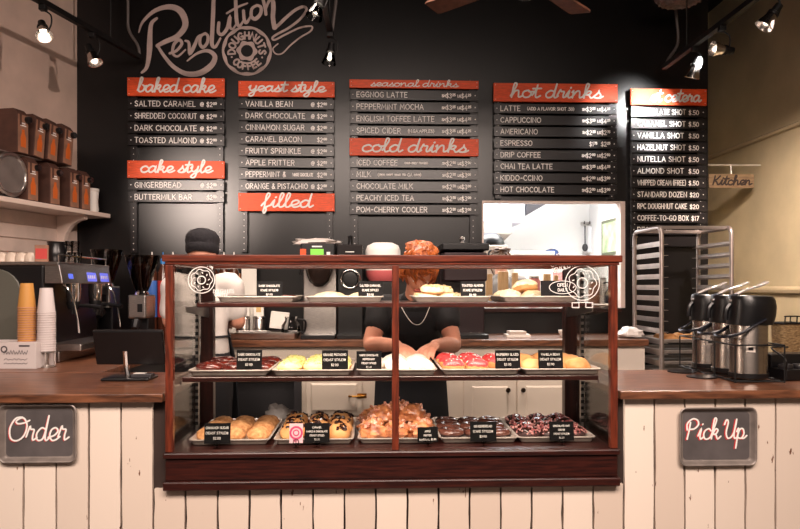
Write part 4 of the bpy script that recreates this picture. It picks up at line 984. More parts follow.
p = onback(630, 4.9); r = thing('wrapped_bundle', 'plastic wrapped bundle at the right end of the back counter', 'bundle', p); bf, _ = blob_fn(5,.3,2.2,.3); MB().sphere((0,0,.025),(.085,.1,.05),20,12,fn=bf).build('wrap', mat('milky_plastic',(206,198,192),.35), r, smooth=True)
# syrup bottles on the back counter, left
cols = [((60,110,190),'blue'),((190,50,44),'red'),((226,170,50),'yellow'),((224,96,38),'orange'),((230,225,215),'white'),((70,120,70),'green')]
M_bot = []
for k, px in enumerate((152,163,173,213,224,234,306,312)[:6]):
    c, nm = cols[k]; y = 5.15; p = Vector((X(px,y), y, BT+.0006)) if px > 170 else Vector((X(px,y), y, .911))
    H_ = Z(252,px,y)-p.z
    r = thing('syrup_bottle', f'pointed-nozzle syrup bottle with {nm} label, ' + ['leftmost of the row behind the grinder','beside the left case post','just inside the case corner','behind the white shirt','second behind the white shirt','rightmost of the row'][k], 'bottle', p, 0, 'syrup bottles')
    hb = H_-.1
    MB().lathe([(0,0),(.036,0),(.038,.01),(.038,hb-.05),(.016,hb),(.016,hb+.015)], n=20).build('bottle', mat('amber_bottle', (74,40,28), .15), r, smooth=50)
    MB().lathe([(.0385,hb*.35),(.0387,hb*.36),(.0387,hb*.8),(.0385,hb*.81)], n=20, cap=False).build('label', mat('label_'+nm, c, .5), r, smooth=50)
    MB().lathe([(0,hb+.012),(.019,hb+.012),(.019,hb+.045),(.006,hb+.06),(.004,hb+.1),(0,hb+.1)], n=14).build('nozzle', mat('nozzle_blue',(40,120,190),.4) if k == 1 else M_paper, r, smooth=50)
p = onback(249, 5.25); r = thing('paper_sheaf', 'upright white card standing behind the case', 'card', p); MB().box((-.055,0,.0),(.055,.012,.55)).build('card', M_paper, r); MB().box((-.07,-.02,0),(.07,.03,.012)).build('foot', M_steel, r)
p = onback(236, 5.28); r = thing('orange_carton', 'orange and white carton beside the upright white card', 'carton', p); MB().box((-.04,-.035,0),(.035,.035,.46)).build('box', mat('pale_orange_card', (222,150,100), .6), r, bevel=.003); MB().box((-.035,-.0365,.36),(.03,-.0352,.42)).build('label', M_red, r)

# ------------------------------------------------------------------ left counter: espresso machine, grinders, cups, till
mx0 = X(62,3.95); em = thing('espresso_machine', 'black and steel espresso machine with two blue displays on the left side counter', 'espresso machine', (mx0, 3.95, .9106))
EH = .56
m = MB(); m.box((-.56,.0,.05),(-.10,.75,EH-.02)); m.build('body', M_blackpl, em, bevel=.01)
m = MB(); m.prism([(-.10,EH-.12),(.0,EH-.12),(-.02,EH-.01),(-.10,EH-.01)], .01, .74, 'y'); o = m.build('control_panel', M_steel, em, bevel=.004)
def on_panel(y0,y1,t0,t1,mt,nm,off=.001):
    q = lambda t: (-.0+(-.02)*t+off, EH-.12+.11*t)
    a, b = q(t0), q(t1); m = MB(); m.add([(a[0],y0,a[1]),(a[0],y1,a[1]),(b[0],y1,b[1]),(b[0],y0,b[1])],[(0,1,2,3)]); return m.build(nm, mt, o, recalc=False)
M_scr = mat('blue_screen', (96,104,214), .3, emit=.55)
on_panel(.36,.50,.12,.62,M_scr,'display'); on_panel(.56,.70,.12,.62,M_scr,'display'); on_panel(.1,.16,.25,.5,mat('small_blue_lamp',(80,100,220),.4,emit=.6),'indicator')
for y in (.37,.40,.43,.46,.57,.60,.63,.66): on_panel(y,y+.018,.28,.46,M_letter,'digit',.002)
m = MB(); m.box((-.02-.54,.0,EH-.02),(-.02,.75,EH)); m.build('cup_deck', M_steel, em, bevel=.004)
for x in (-.54,-.03):
    MB().tube([(x,.03,EH+.04),(x,.72,EH+.04)], .006).build('cup_rail', M_chrome, em)
for x in (-.54,-.03):
    for y in (.03,.26,.49,.72): MB().tube([(x,y,EH),(x,y,EH+.04)], .005).build('rail_post', M_chrome, em)
m = MB(); m.box((-.56,.01,.0),(-.02,.74,.06)); m.box((-.12,.03,.06),(.09,.73,.10)); m.build('drip_tray', M_steel, em, bevel=.005)
for y in (.22,.54):
    g = MB().lathe([(0,-.06),(.036,-.06),(.04,-.02),(.04,.05),(0,.05)], (-.03,y,EH-.17), 24).build('group_head', M_chrome, em, smooth=50)
    m = MB(); m.lathe([(0,-.1),(.03,-.1),(.038,-.07),(.038,-.055),(0,-.055)], (-.03,y,EH-.17), 24); m.tube([(.0,y,EH-.25),(.06,y-.01,EH-.25),(.15,y-.04,EH-.262)], [.009,.012,.014]); m.tube([(-.03,y-.014,EH-.27),(-.03,y-.014,EH-.30)], .006); m.tube([(-.03,y+.014,EH-.27),(-.03,y+.014,EH-.30)], .006); m.build('portafilter', M_blackmt, g, smooth=50)
for y in (.06,.70):
    MB().tube(catmull([(-.02,y,EH-.13),(.02,y,EH-.17),(.05,y+.01,EH-.3),(.06,y+.02,EH-.40)],5), .006).build('steam_wand', M_chrome, em, smooth=True)
m = MB(); pr = [(-.56,.05),(-.22,.05)]+[(-.22-.0+.0*k, .05) for k in ()]+[(-.215,.30)]+[(-.36+.145*math.cos(a*PI/12), .38+.14*math.sin(a*PI/12)) for a in range(0,7)]+[(-.56,.52)]
m.prism(pr, -.014, -.0005, 'y'); m.build('side_panel', mat('grey_green_panel', (92,92,84), .4), em, bevel=.004)
ez = .9106+EH+.0005
def onmach(px, Y): return Vector((X(px,Y), Y, ez))
p = onmach(42,4.12); r = thing('small_carton', 'small red and blue carton on top of the espresso machine', 'carton', p, .3); MB().box((-.035,-.025,0),(.035,.025,.10)).build('box', M_kraft, r, bevel=.002); MB().box((-.03,-.0265,.02),(.03,-.0252,.08)).build('label', mat('label_red',(190,50,44),.5), r)
p = onmach(56,4.2); r = thing('black_pitcher', 'round black pitcher on top of the espresso machine', 'pitcher', p); MB().lathe([(0,0),(.05,0),(.062,.03),(.06,.07),(.046,.11),(.05,.125),(.045,.125),(.04,.11),(0,.02)], n=28).build('body', M_blackpl, r, smooth=50); MB().tube(catmull([(.045,0,.11),(.09,0,.1),(.09,0,.05),(.058,0,.04)],4), .006).build('handle', M_blackpl, r, smooth=True)
k = 0
for row in range(2):
    for c in range(3):
        if row == 1 and c == 2: continue
        p = onmach(66+c*6, 4.2+.0*row); p.x += row*.02; p.z += row*.066
        r = thing('shot_glass', f'clear shot glass on the espresso machine, {["lower","upper"][row]} row, {["left","middle","right"][c]}', 'glass', p, 0, 'shot glasses on the machine'); MB().lathe([(0,0),(.018,0),(.023,.062),(.025,.064),(.022,.064),(.017,.006),(0,.006)], n=16).build('glass', M_clear, r, smooth=50)
for c, px in enumerate((2,12,22,31)):
    p = onmach(px,4.3); r = thing('ceramic_cup', f'upturned cream cup on the espresso machine, {ORD[c] if c < 3 else "nearest the small carton"}', 'cup', p, 0, 'upturned cups on the machine'); MB().lathe([(.042,0),(.043,.004),(.036,.05),(.022,.062),(.022,.066),(0,.066)], n=20, cap=False).build('cup', mat('cream_china',(214,196,180),.3), r, smooth=50); MB().torus((.0,0,0), .016, .004, 14, 6, TR((.045,0,.03), rx=PI/2)).build('handle', mat('cream_china',(214,196,180),.3), r, smooth=True)
def grinder(px, Y, label, H, beans):
    p = Vector((X(px,Y), Y, .911)); r = thing('bean_grinder', label, 'coffee grinder', p)
    MB().box((-.085,-.12,0),(.085,.12,.03)).build('base', M_blackpl, r, bevel=.006); MB().box((-.05,-.03,.03),(.05,.1,H-.36)).build('column', M_blackpl, r, bevel=.008)
    o = MB().box((-.055,-.1,H-.38),(.055,.1,H-.235)).build('motor_housing', M_steel, r, bevel=.01)
    MB().box((.005,-.1025,H-.34),(.035,-.1005,H-.29)).build('switch_plate', M_blackpl, o)
    MB().lathe([(.045,H-.235),(.04,H-.222),(.036,H-.215),(0,H-.215)], n=24).build('collar', M_chrome, r, smooth=50)
    MB().lathe([(.035,H-.214),(.05,H-.18),(.10,H-.02),(.104,H),(.10,H),(.046,H-.18),(.031,H-.212)], n=28, cap=False).build('hopper', M_smoke, r, smooth=50)
    MB().lathe([(0,H-.211),(.030,H-.211),(.045,H-.18),(beans*.085,H-.18+.14*beans),(0,H-.17+.14*beans)], n=24).build('beans', mat('coffee_beans',(104,58,42),.35,scale=70,rgb2=(48,24,18),bump=.8), r, smooth=50)
    MB().lathe([(0,H+.001),(.106,H+.001),(.106,H+.012),(.03,H+.02),(0,H+.02)], n=28).build('lid', M_smoke, r, smooth=50)
    MB().tube([(0,-.1,H-.40),(0,-.14,H-.44)], [.03,.02]).build('chute', M_blackpl, r)
    return r
grinder(142,4.45,'coffee grinder with full brown bean hopper beside the case',.605,.95); grinder(107,4.86,'coffee grinder behind the espresso machine, clear hopper showing',.66,.4)
# cups
def cup_protos():
    out = []
    for nm, c, lc in (('white', (206,196,194), None), ('mustard', (196,140,66), (186,134,112))):
        r = thing('paper_cup', 'x', 'cup'); mm = mat(nm+'_cup', c, .6)
        MB().lathe([(.0435,.002),(.031,.128),(.030,.130),(.029,.126),(0,.126)], n=24, cap=False).build('wall', mm, r, smooth=50)
        MB().torus((0,0,.002), .0445, .0024, 24, 6).build('rim', mm if not lc else mat(nm+'_rim', lc, .6), r, smooth=True); out.append(r)
    return out
wcup, mcup = cup_protos()
for proto_, px, n, z0, nm in ((wcup,46.5,17,.995,'white'),(mcup,27,19,.995,'mustard')):
    base = Vector((X(px,3.74), 3.74, .9106)); h = thing('cup_stand', f'steel stand under the upturned {nm} paper cups', 'stand', base)
    MB().lathe([(0,0),(.045,0),(.045,.006),(.012,.012),(.012,.07),(.043,.078),(.043,.0815),(0,.0815)], n=24).build('stand', M_steel, h, smooth=50)
    m = MB()
    for a in range(6): m.tube([(.04*math.cos(a),.04*math.sin(a),.006),(.04*math.cos(a),.04*math.sin(a),.078)], .004)
    m.build('bars', M_chrome, h)
    for k in range(n):
        lab_ = f'upturned {nm} paper cup, ' + ('topmost of its stack' if k == n-1 else 'bottom of its stack' if k == 0 else f'{k+1} up from the bottom of its stack')
        q = base+Vector((random.uniform(-.001,.001), 0, .0845+k*.0125))
        if k == 0: proto_.location = q; proto_['label'] = lab_; proto_['group'] = nm+' paper cup stack'
        else: dup(proto_, q, random.uniform(0,6), lab_)
# white carton with scribbled print
a = P(-6,366,3.66); r = thing('white_carton', 'white printed carton at the left end of the counter', 'carton', (X(8,3.66),3.66,.9106), -.06)
MB().box((-.16,-.0,0),(.145,.2,.135)).build('box', M_box, r, bevel=.002)
m = MB(); M0 = Matrix.Translation((0,-.0012,0)); disc(m, -.02, .10, .018, M0, 16, .011)
for zz, n_, hh in ((.075,9,.02),(.045,6,.008),(.025,7,.006)): ribbon(m, [tuple(q)[:2] for q in catmull([(-.02+i*.13/(2*n_), zz+(hh if i%2 else 0)*(1 if i%3 else .6),0) for i in range(2*n_)],3)], .0026, M0)
ribbon(m, [(.06,.118),(.11,.118)], .008, M0); m.build('print', mat('dark_print',(70,62,66),.6), r, recalc=False)
# till tablet seen from behind
r = thing('till_tablet', 'black tablet till seen from behind on a steel stand', 'till', (X(130,3.22),3.22,.9106)); w = wpx(68,3.2)
q = TR((0,-.0,.14), rx=.30)
m = MB(); m.box((-w/2,-.012,-.075),(w/2,.012,.09), q); o = m.build('tablet', M_blackpl, r, bevel=.006); m = MB(); m.box((-w/2+.01,.0122,-.065),(w/2-.01,.0132,.08), q); m.build('screen', mat('dim_screen',(40,44,56),.2), o)
MB().tube([(-.02,.03,.012),(-.02,.01,.07),(-.02,-.0,.13)], .013).build('neck', M_chrome, r, smooth=True); MB().box((-.11,-.06,.0),(.10,.09,.012)).build('base', M_blackpl, r, bevel=.004)
m = MB(); m.box((.02,-.05,.013),(.11,.0,.03)); m.build('card_reader', M_dkgrey, r, bevel=.003); MB().box((.03,-.045,.031),(.08,-.01,.033)).build('receipt', M_paper, r)

# ------------------------------------------------------------------ right counter: airpots
M_pot = mat('airpot_steel', (176,166,158), .26, 1, var=.1, scale=20, stretch=(1,1,30))
def airpot(loc, label):
    r = thing('airpot', label, 'airpot', loc, 0, 'airpots on the right counter'); R_ = .079
    MB().lathe([(0,0),(R_,0),(R_+.003,.008),(R_,.02),(R_,.235),(R_-.003,.245),(0,.245)], n=40).build('body', M_pot, r, smooth=40)
    MB().lathe([(R_+.002,.002),(R_+.005,.004),(R_+.005,.022),(R_+.002,.024)], n=40).build('base_ring', M_blackpl, r, smooth=40)
    # lid: rounded block swelling to one side
    lo = []
    for z, ins, sh_ in ((.24,.002,-.012),(.28,-.002,-.004),(.32,-.002,0),(.35,.001,-.003),(.366,.008,-.008),(.371,.02,-.016)):
        lo.append([(x+.016+sh_, y, z) for x, y in rrect(.196-2*ins, .168-2*ins, .078-ins, 6)])
    o = MB().loops(lo).build('lid', M_blackpl, r, smooth=40)
    m = MB(); m.tube(catmull([(-.085,-.0,.33),(-.10,0,.31),(-.105,0,.28),(-.105,0,.26)],4), .013); m.build('spout', M_blackpl, o, smooth=True)
    m = MB(); c = catmull([(-.085,0,.345),(-.06,0,.372),(-.01,0,.396),(.045,0,.412),(.085,0,.43)],5)
    m.loops([[(q.x, s*ww, q.z+t) for s, t in ((-1,-.004),(1,-.004),(1,.005),(-1,.005))] for q, ww in zip(c, [.012+.008*i/len(c) for i in range(len(c))])]); m.build('pump_lever', mat('pale_lever',(196,188,182),.25,.5), r, bevel=.002)
    MB().tube([(-.06,-.025,.366),(-.06,.025,.366)], .012).build('hinge', M_blackpl, o)
    m = MB(); m.tube(catmull([(.03,-.088,.265),(-.03,-.092,.235),(-.08,-.085,.205),(-.125,-.06,.19),(-.14,0,.185),(-.125,.06,.19),(-.08,.085,.205),(-.03,.092,.235),(.03,.088,.265)],5), .007); m.build('carry_handle', mat('dark_blue_black_plastic',(22,24,32),.25), r, smooth=True)
    m = MB(); m.box((-.018,-.0012,0),(.018,.0,.03), TR((-.03,-R_-.001+.006,.12), -.38)); m.build('label', mat('pale_label',(206,196,188),.6), r)
    m = MB(); m.box((-.010,-.0022,.008),(.010,-.0013,.022), TR((-.03,-R_-.001+.006,.12), -.38)); m.build('label_print', M_blackpl, r)
    return r
AP = []
for px, Y, lab in ((709,3.50,'steel airpot with black pump lid, rearmost of three'),(730,3.30,'steel airpot with black pump lid, middle of three'),(748.5,3.10,'large steel airpot with black pump lid, nearest of three')):
    if not AP: AP.append(airpot(Vector((X(px,Y),Y,CTZ+.012)), lab))
    else: AP.append(dup(AP[0], Vector((X(px,Y),Y,CTZ+.012)), 0, lab))
r = thing('airpot_rack', 'black wire rack holding the three airpots', 'rack', (0,0,0))
xsA = [a.location for a in AP]; dirv = (xsA[2]-xsA[0]); dirv.z = 0; dirv.normalize(); nrm = Vector((dirv.y*-1, dirv.x, 0)); 
A0 = xsA[0]-dirv*.10; A1 = xsA[2]+dirv*.10
def corner(e, s, z): return Vector((e.x+nrm.x*s*.108, e.y+nrm.y*s*.108, z))
for z in (CTZ+.006, CTZ+.165):
    m = MB(); pts = [corner(A0,1,z),corner(A1,1,z),corner(A1,-1,z),corner(A0,-1,z),corner(A0,1,z)]; 
    for i in range(4): m.tube([pts[i],pts[i+1]], .0036)
    m.build('wire_frame', M_blackmt, r)
for e in (A0, (A0+A1)/2-dirv*.1, (A0+A1)/2+dirv*.1, A1):
    for s in (1,-1): MB().tube([corner(e,s,CTZ+.001), corner(e,s,CTZ+.165)], .0036).build('upright', M_blackmt, r)
m = MB()
for k in range(9):
    e = A0+(A1-A0)*(k+.5)/9; m.tube([corner(e,1,CTZ+.006), corner(e,-1,CTZ+.006)], .003)
m.build('base_wires', M_blackmt, r)
for a, lab in ((AP[0],'black drip mat on the counter left of the rearmost airpot'),(AP[1],'black drip mat on the counter left of the middle airpot')):
    q = a.location; o = MB().lathe([(0,0),(.068,0),(.068,.005),(0,.006)], n=32).build('drip_mat', M_blackpl, loc=(q.x-.185,q.y-.10,CTZ+.0006)); o.scale = (1,1,1); tag(o, lab, 'mat', 'drip mats')
# black lid organiser and wicker basket at the right edge
p = Vector((X(791,3.16),3.16,CTZ+.0006)); r = thing('lid_organiser', 'black two-tier lid organiser at the right end of the counter', 'organiser', p, .1)
MB().box((-.10,-.1,0),(.12,.1,.05)).build('lower_tray', M_blackpl, r, bevel=.005); MB().box((-.10,.0,.05),(.12,.1,.11)).build('upper_tray', M_blackpl, r, bevel=.005)
for k in range(3): 
    x = -.065+k*.07; MB().lathe([(0,.05),(.030,.05),(.033,.062),(.028,.07),(0,.07)], (x,-.05,0), 20).build('cup_lid', mat('black_lid',(30,28,30),.35), r, smooth=50)
MB().tube(catmull([(-.10,-.1,.05),(-.11,-.11,.1),(-.10,.0,.14),(.0,.02,.14)],4), .004).build('wire_handle', M_blackmt, r)
p = Vector((X(786,3.42),3.42,CTZ+.0006)); r = thing('wicker_panel_basket', 'tall narrow wicker basket behind the lid organiser', 'basket', p, .2)
m = MB(); m.loops([[(x*s,y*s,z) for x,y in rrect(.12,.09,.02)] for z, s in ((0,.82),(.08,.9),(.16,.96),(.24,1.0),(.24,.94),(.02,.8))], True, True); m.build('basket', mat('wicker', (168,140,98), .7, scale=60, stretch=(1,1,3), rgb2=(110,84,52), bump=.8), r, smooth=40)
m = MB(); m.tube([(a*.5,b*.5,0) for a,b in [(q[0]*2,q[1]*2) for q in rrect(.126,.096,.022)]+[(rrect(.126,.096,.022)[0][0]*2,rrect(.126,.096,.022)[0][1]*2)]], .005, M=Matrix.Translation((0,0,.24))); m.build('wire_rim', M_blackmt, r)
m = MB()
for x in (-.05,-.02,.02,.05): m.tube([(x,-.047,.24),(x,-.05,.275)], .003)
m.tube([(-.055,-.05,.275),(.055,-.05,.275)], .003); m.build('wire_prongs', M_blackmt, r)

# ------------------------------------------------------------------ sheet pan rack
RY0, RY1 = 4.6, 5.08; rx0, rx1 = X(661.5,RY0), X(731.5,RY0); RT = Z(227,697,RY0)
r = thing('sheet_pan_rack', 'tall aluminium sheet pan rack standing before the black wall', 'rack', ((rx0+rx1)/2,(RY0+RY1)/2,0)); hx = (rx1-rx0)/2; hy = (RY1-RY0)/2
M_rack = mat('rack_aluminium', (176,164,158), .38, .85, var=.08, scale=10)
for sx in (-1,1):
    m = MB(); x = sx*hx; b = .05
    pts = [(x,-hy,.1),(x,-hy,RT-b)]+[(x,-hy+b-b*math.cos(a*PI/12),RT-b+b*math.sin(a*PI/12)) for a in range(1,7)]+[(x,hy-b,RT)]+[(x,hy-b+b*math.sin(a*PI/12),RT-b+b*math.cos(a*PI/12)) for a in range(1,7)]+[(x,hy,.1)]
    m.tube(pts, .015, 10); m.build('side_frame', M_rack, r, smooth=40)
for y in (-hy+.06, hy-.06): MB().box((-hx,y-.012,RT-.012),(hx,y+.012,RT+.012)).build('cross_bar', M_rack, r, bevel=.003)
for y in (-hy, hy): MB().box((-hx,y-.012,.12),(hx,y+.012,.15)).build('cross_bar', M_rack, r, bevel=.003)
me = None; zs = []
for k in range(20):
    z = .22+k*.0735
    if z > RT-.1: break
    zs.append(z)
    for sx in (-1,1):
        m = MB(); x = sx*(hx-.005); i = -sx
        m.box((min(x,x+i*.004),-hy+.0,z-.012),(max(x,x+i*.004),hy,z+.022)); m.box((min(x,x+i*.042),-hy+.0,z-.003),(max(x,x+i*.042),hy,z)); m.build('slide', M_rack, r)
for x in (-hx,hx):
    for y in (-hy,hy):
        c = MB(); c.torus((0,0,0), .032, .018, 20, 8, TR((x,y,.05), ry=PI/2)); c.box((x-.012,y-.015,.05),(x+.012,y+.015,.1)); c.build('caster', M_blackpl, r, smooth=40)
TRK = tray_mb(2*hx-.055,.42,.022).mesh('rack_tray', M_alu, smooth=50)
rl = r.location
for k in (7,8,9,10):
    o = bpy.data.objects.new('baking_tray', TRK); COL.objects.link(o); o.location = (rl.x, rl.y, zs[k]+.0005)
    tag(o, 'sheet tray in the rack, '+['lowest of four','second from below','third from below','top tray of the four, holding buns'][k-7], 'tray', 'trays in the sheet pan rack')
for i in range(3):
    for j in range(2): doughnut('vanilla', i, (rl.x-.13+i*.12, rl.y-.12+j*.14, zs[10]+.003), f'golden bun on the top tray of the sheet pan rack, {["front","back"][j]} row, {["left","middle","right"][i]}', 'buns in the sheet pan rack', i+j, .95)
# kitchen sign hanging from a rod
sp = P(731,181,5.66); r = thing('hanging_sign', 'small brown wooden sign reading Kitchen hung by a chain from a rod', 'sign', sp)
w = wpx(46,5.75); h = wpx(14,5.75)
o = MB().box((-w/2,-.008,-h/2),(w/2,.008,h/2)).build('plank', mat('sign_wood',(150,124,92),.6,scale=6,stretch=(2,1,10),rgb2=(112,88,64)), r, bevel=.003)
m = MB(); write(m, 'Kitchen', .0, -h*.28, h*.33, .013, Matrix.Translation((0,-.0095,0)), SCRIPT, 'c', fit=w*.86, sp=-.05, slant=.15); m.build('lettering', mat('dark_brown_ink',(40,22,18),.6), o, recalc=False)
zr = Z(165,725,5.66)-sp.z
MB().tube([(.0,0,h/2),(.0,0,zr)], .004).build('chain', M_steel, r); MB().tube([(-.30,0,zr),(3.195-sp.x,0,zr)], .007).build('rod', mat('pale_rod',(190,180,168),.5), r)

# ------------------------------------------------------------------ the kitchen through the opening
lz = oz0
m = MB(); m.box((ox0-.1,YW+.1,lz-.04),(ox1+.05,YW+.42,lz)); struct('trim_5', m, mat('ledge_steel',(150,146,144),.35,.8), bevel=.004)
m = MB(); m.box((ox0+.012,YW-.03,lz-.03),(ox1-.035,YW+.1,lz+.0)); struct('trim_6', m, M_wooddk, bevel=.003)
def onledge(px, Y=5.64): return Vector((X(px,Y), Y, lz+.0006))
for k, (px, w_, hh) in enumerate(((489,.055,.27),(503,.085,.29),(515,.05,.28),(547,.06,.27),(556,.035,.26))):
    p = onledge(px); r = thing('wooden_board', f'upright wooden serving board on the kitchen ledge, {["leftmost","widest, second from left","third from left","beside the pink canister","narrow rightmost one"][k]}', 'wooden board', p, 0, 'wooden boards on the kitchen ledge')
    MB().box((-w_/2,-.012,0),(w_/2,.012,hh)).build('board', mat('pale_board_wood',(204,170,124),.6,scale=5,stretch=(8,1,1),rgb2=(170,134,90)), r, bevel=.006); MB().box((-w_/2-.01,-.03,0),(w_/2+.01,.03,.012)).build('foot', mat('pale_board_wood',(204,170,124)), r)
for px, c, nm, R_, hh in ((534,(196,116,116),'pink canister on the kitchen ledge between wooden boards',.05,.25),(594,(156,104,78),'brown jar on the kitchen ledge behind the glass drawing',.045,.22),(602.5,(236,232,226),'white tall jar on the kitchen ledge',.032,.24),(616,(198,130,86),'orange-brown jar at the right end of the kitchen ledge',.045,.21)):
    r = thing('jar', nm, 'jar', onledge(px)); MB().lathe([(0,0),(R_,0),(R_,hh-.04),(R_*.8,hh-.02),(R_*.8,hh-.016)], n=24).build('body', mat('jar_%d'%px,c,.4), r, smooth=50); MB().lathe([(0,hh-.016),(R_*.86,hh-.016),(R_*.86,hh),(0,hh)], n=24).build('lid', M_steel, r, smooth=50)
r = thing('pump_bottle', 'dark blue pump bottle on the kitchen ledge', 'bottle', onledge(609,5.58)); MB().lathe([(0,0),(.033,0),(.035,.02),(.035,.12),(.012,.15),(.012,.17)], n=20).build('body', mat('dark_blue_bottle',(38,48,64),.3), r, smooth=50); MB().tube([(0,0,.16),(0,0,.20),(-.03,0,.20),(-.045,0,.19)], .007).build('pump', M_blackpl, r)
# hood, cooker, shelf unit, wall rail
yk = 7.2
r = thing('extractor_hood', 'pale blue-grey extractor hood at the left of the kitchen', 'hood', (X(488,yk),yk,Z(222,500,yk))); hw = X(525,yk)-r.location.x
MB().box((-.5,0,0),(hw,.75,3.0-r.location.z-.001)).build('shell', mat('pale_hood',(206,210,226),.5), r, bevel=.01)
MB().prism([(0,-.001),(.0,-.12),(.45,-.17),(.7,-.17),(.7,-.001)], -.5, hw-.14, 'x').build('underside', mat('hood_grey_steel',(150,142,134),.5), r)  # grey steel lower section of the hood
yd = 7.3; q = P(526,206,yd); r = thing('ceiling_duct', 'dark slanted duct beside the extractor hood', 'duct', q); MB().loops([[(0,0,-.10),(0,0,.3),(.7,0,.62),(.7,0,.3)],[(0,.3,-.10),(0,.3,.3),(.7,.3,.62),(.7,.3,.3)]]).build('duct', M_dkgrey, r)
kt = thing('kitchen_table', 'steel kitchen worktable beyond the opening', 'table', (1.15,6.95,0)); MB().box((-.95,-.3,.87),(1.3,.35,.9)).build('table_top', M_steel, kt, bevel=.004)
for x in (-.9,1.25):
    for y in (-.25,.3): MB().tube([(x,y,0),(x,y,.87)], .02).build('leg', M_steel, kt)
p = Vector((X(492,6.95),6.95,.9006)); r = thing('steel_mixer', 'steel mixer with a black dome top in the kitchen', 'mixer', p); zt = Z(246,492,6.95)-p.z
MB().box((-.16,-.15,0),(.13,.18,zt)).build('body', mat('warm_steel',(190,178,164),.4,.7), r, bevel=.01); MB().lathe([(.14,zt),(.15,zt+.02),(.13,zt+.08),(.07,zt+.13),(0,zt+.14)], (-.02,.02,0), 28).build('dome', M_blackpl, r, smooth=50)
m = MB(); m.torus((0,0,0), .04, .01, 20, 8, TR((-.02,-.152,zt-.09), rx=PI/2)); m.build('dial', M_blackmt, r, smooth=True)
p = Vector((X(530,7.1),7.1,.9006)); r = thing('white_bin', 'white lidded storage bin on the kitchen table', 'bin', p); zt = Z(252,530,7.1)-p.z
MB().box((-.2,-.15,0),(.2,.15,zt-.04)).build('bin', M_paper, r, bevel=.012); MB().box((-.215,-.165,zt-.04),(.215,.165,zt)).build('lid', mat('grey_lid',(206,204,198),.5), r, bevel=.008)
yr = 7.97
r = thing('hook_rail', 'thin grey hook rail on the kitchen wall', 'rail', P(593,223,yr)); hx_ = (X(603,yr)-X(583,yr))/2+.02
MB().box((-hx_,-.006,-.012),(hx_,.026,.012)).build('rail', M_steel, r)
for k in range(4): MB().tube(catmull([(-hx_+.03+k*.06,-.006,.0),(-hx_+.03+k*.06,-.03,-.01),(-hx_+.03+k*.06,-.03,.02)],4), .005).build('hook', M_dkgrey, r)
for k in range(3):
    q = P(589+k*5.5,226,yr); o = MB().loops([[(x,y,z) for x,y in ((-.025,-.03),(.025,-.034),(.026,-.018),(-.025,-.016))] for z in (-.30,-.15,0)]).build('towel', mat('grey_white_towel',(226,228,230),.8), loc=q+Vector((0,-.012,-.005)), smooth=30); tag(o, 'pale towel hanging from the kitchen hook rail, '+['left','middle','right'][k], 'towel', 'towels on the hook rail')
q = P(584,226,yr); r = thing('ladle', 'dark ladle hanging from the kitchen hook rail', 'ladle', q+Vector((0,-.04,0))); MB().tube([(0,0,0),(0,0,-.22)], .007).build('handle', M_dkgrey, r); MB().sphere((0,0,-.25),(.035,.02,.045),14,8).build('bowl', M_dkgrey, r, smooth=True)
yq = (lambda px: 2.5*(CT-(px-400)/700*ST)/((px-400)/700*CT+ST))(613.5); q = P(613.5,237,yq)
r = thing('framed_picture', 'narrow framed picture on the right kitchen wall', 'picture', (2.4985,q.y,q.z)); 
MB().box((-.03,-.30,-.19),(0,.30,.19)).build('frame', mat('olive_frame',(74,78,56),.4), r, bevel=.006); MB().box((-.033,-.25,-.155),(-.0305,.25,.155)).build('print', mat('pale_green_print',(176,190,156),.6,scale=9,rgb2=(120,138,104)), r)

# ------------------------------------------------------------------ people
def loft(m, secs, n=20):
    """closed body of ellipse sections: (centre, half width, half depth, width axis)"""
    loops = []; N = len(secs)
    C_ = [Vector(s[0]) for s in secs]
    for i, (c, rx, ry, ax) in enumerate(secs):
        d = (C_[min(i+1,N-1)]-C_[max(i-1,0)]).normalized(); a = Vector(ax); a = (a-d*a.dot(d)).normalized(); b = d.cross(a)
        loops.append([Vector(c)+a*rx*math.cos(2*PI*k/n)+b*ry*math.sin(2*PI*k/n) for k in range(n)])
    m.loops(loops)
    for e in (0,-1): m.sphere(secs[e][0], min(secs[e][1],secs[e][2])*.98, 14, 8)
def limb(m, pts, rs):
    c = catmull([tuple(Vector(p)) for p in pts], 4); n = len(c)
    rr = []
    for i in range(n):
        t = i/(n-1)*(len(rs)-1); k = min(int(t), len(rs)-2); rr.append(rs[k]+(rs[k+1]-rs[k])*(t-k))
    m.tube(c, rr, 14); m.sphere(c[0], rr[0], 12, 8); m.sphere(c[-1], rr[-1], 12, 8)
def fuse(m, name, mt, parent, voxel, smooth=4, k=.5):
    tmp = m.build('tmp_body', mt); md = tmp.modifiers.new('r','REMESH'); md.mode = 'VOXEL'; md.voxel_size = voxel
    ms = tmp.modifiers.new('s','SMOOTH'); ms.factor = k; ms.iterations = smooth
    dg = bpy.context.evaluated_depsgraph_get(); me = bpy.data.meshes.new_from_object(tmp.evaluated_get(dg)); me.name = name
    bpy.data.objects.remove(tmp)
    for p in me.polygons: p.use_smooth = True
    me.materials.clear(); me.materials.append(mt)
    o = bpy.data.objects.new(name, me); COL.objects.link(o); o.parent = parent; o.location = -Vector(parent.location); return o
def head_fn(d):
    q = Vector(d)
    w = 1.0-.26*max(0,-d.z)**1.2
    q.x *= w; q.y *= 1-.12*max(0,-d.z) if d.y > 0 else 1
    def g(x,z,s): return math.exp(-(((d.x-x)**2+(d.z-z)**2)/s**2)) if d.y < 0 else 0
    q.y -= .20*g(0,-.22,.13)+.10*g(0,-.05,.10)+.08*g(0,-.62,.2)+.05*g(0,-.82,.2)+.05*g(.3,.18,.2)+.05*g(-.3,.18,.2)
    q.y += .10*g(.33,-.0,.13)+.10*g(-.33,-.0,.13)
    return q
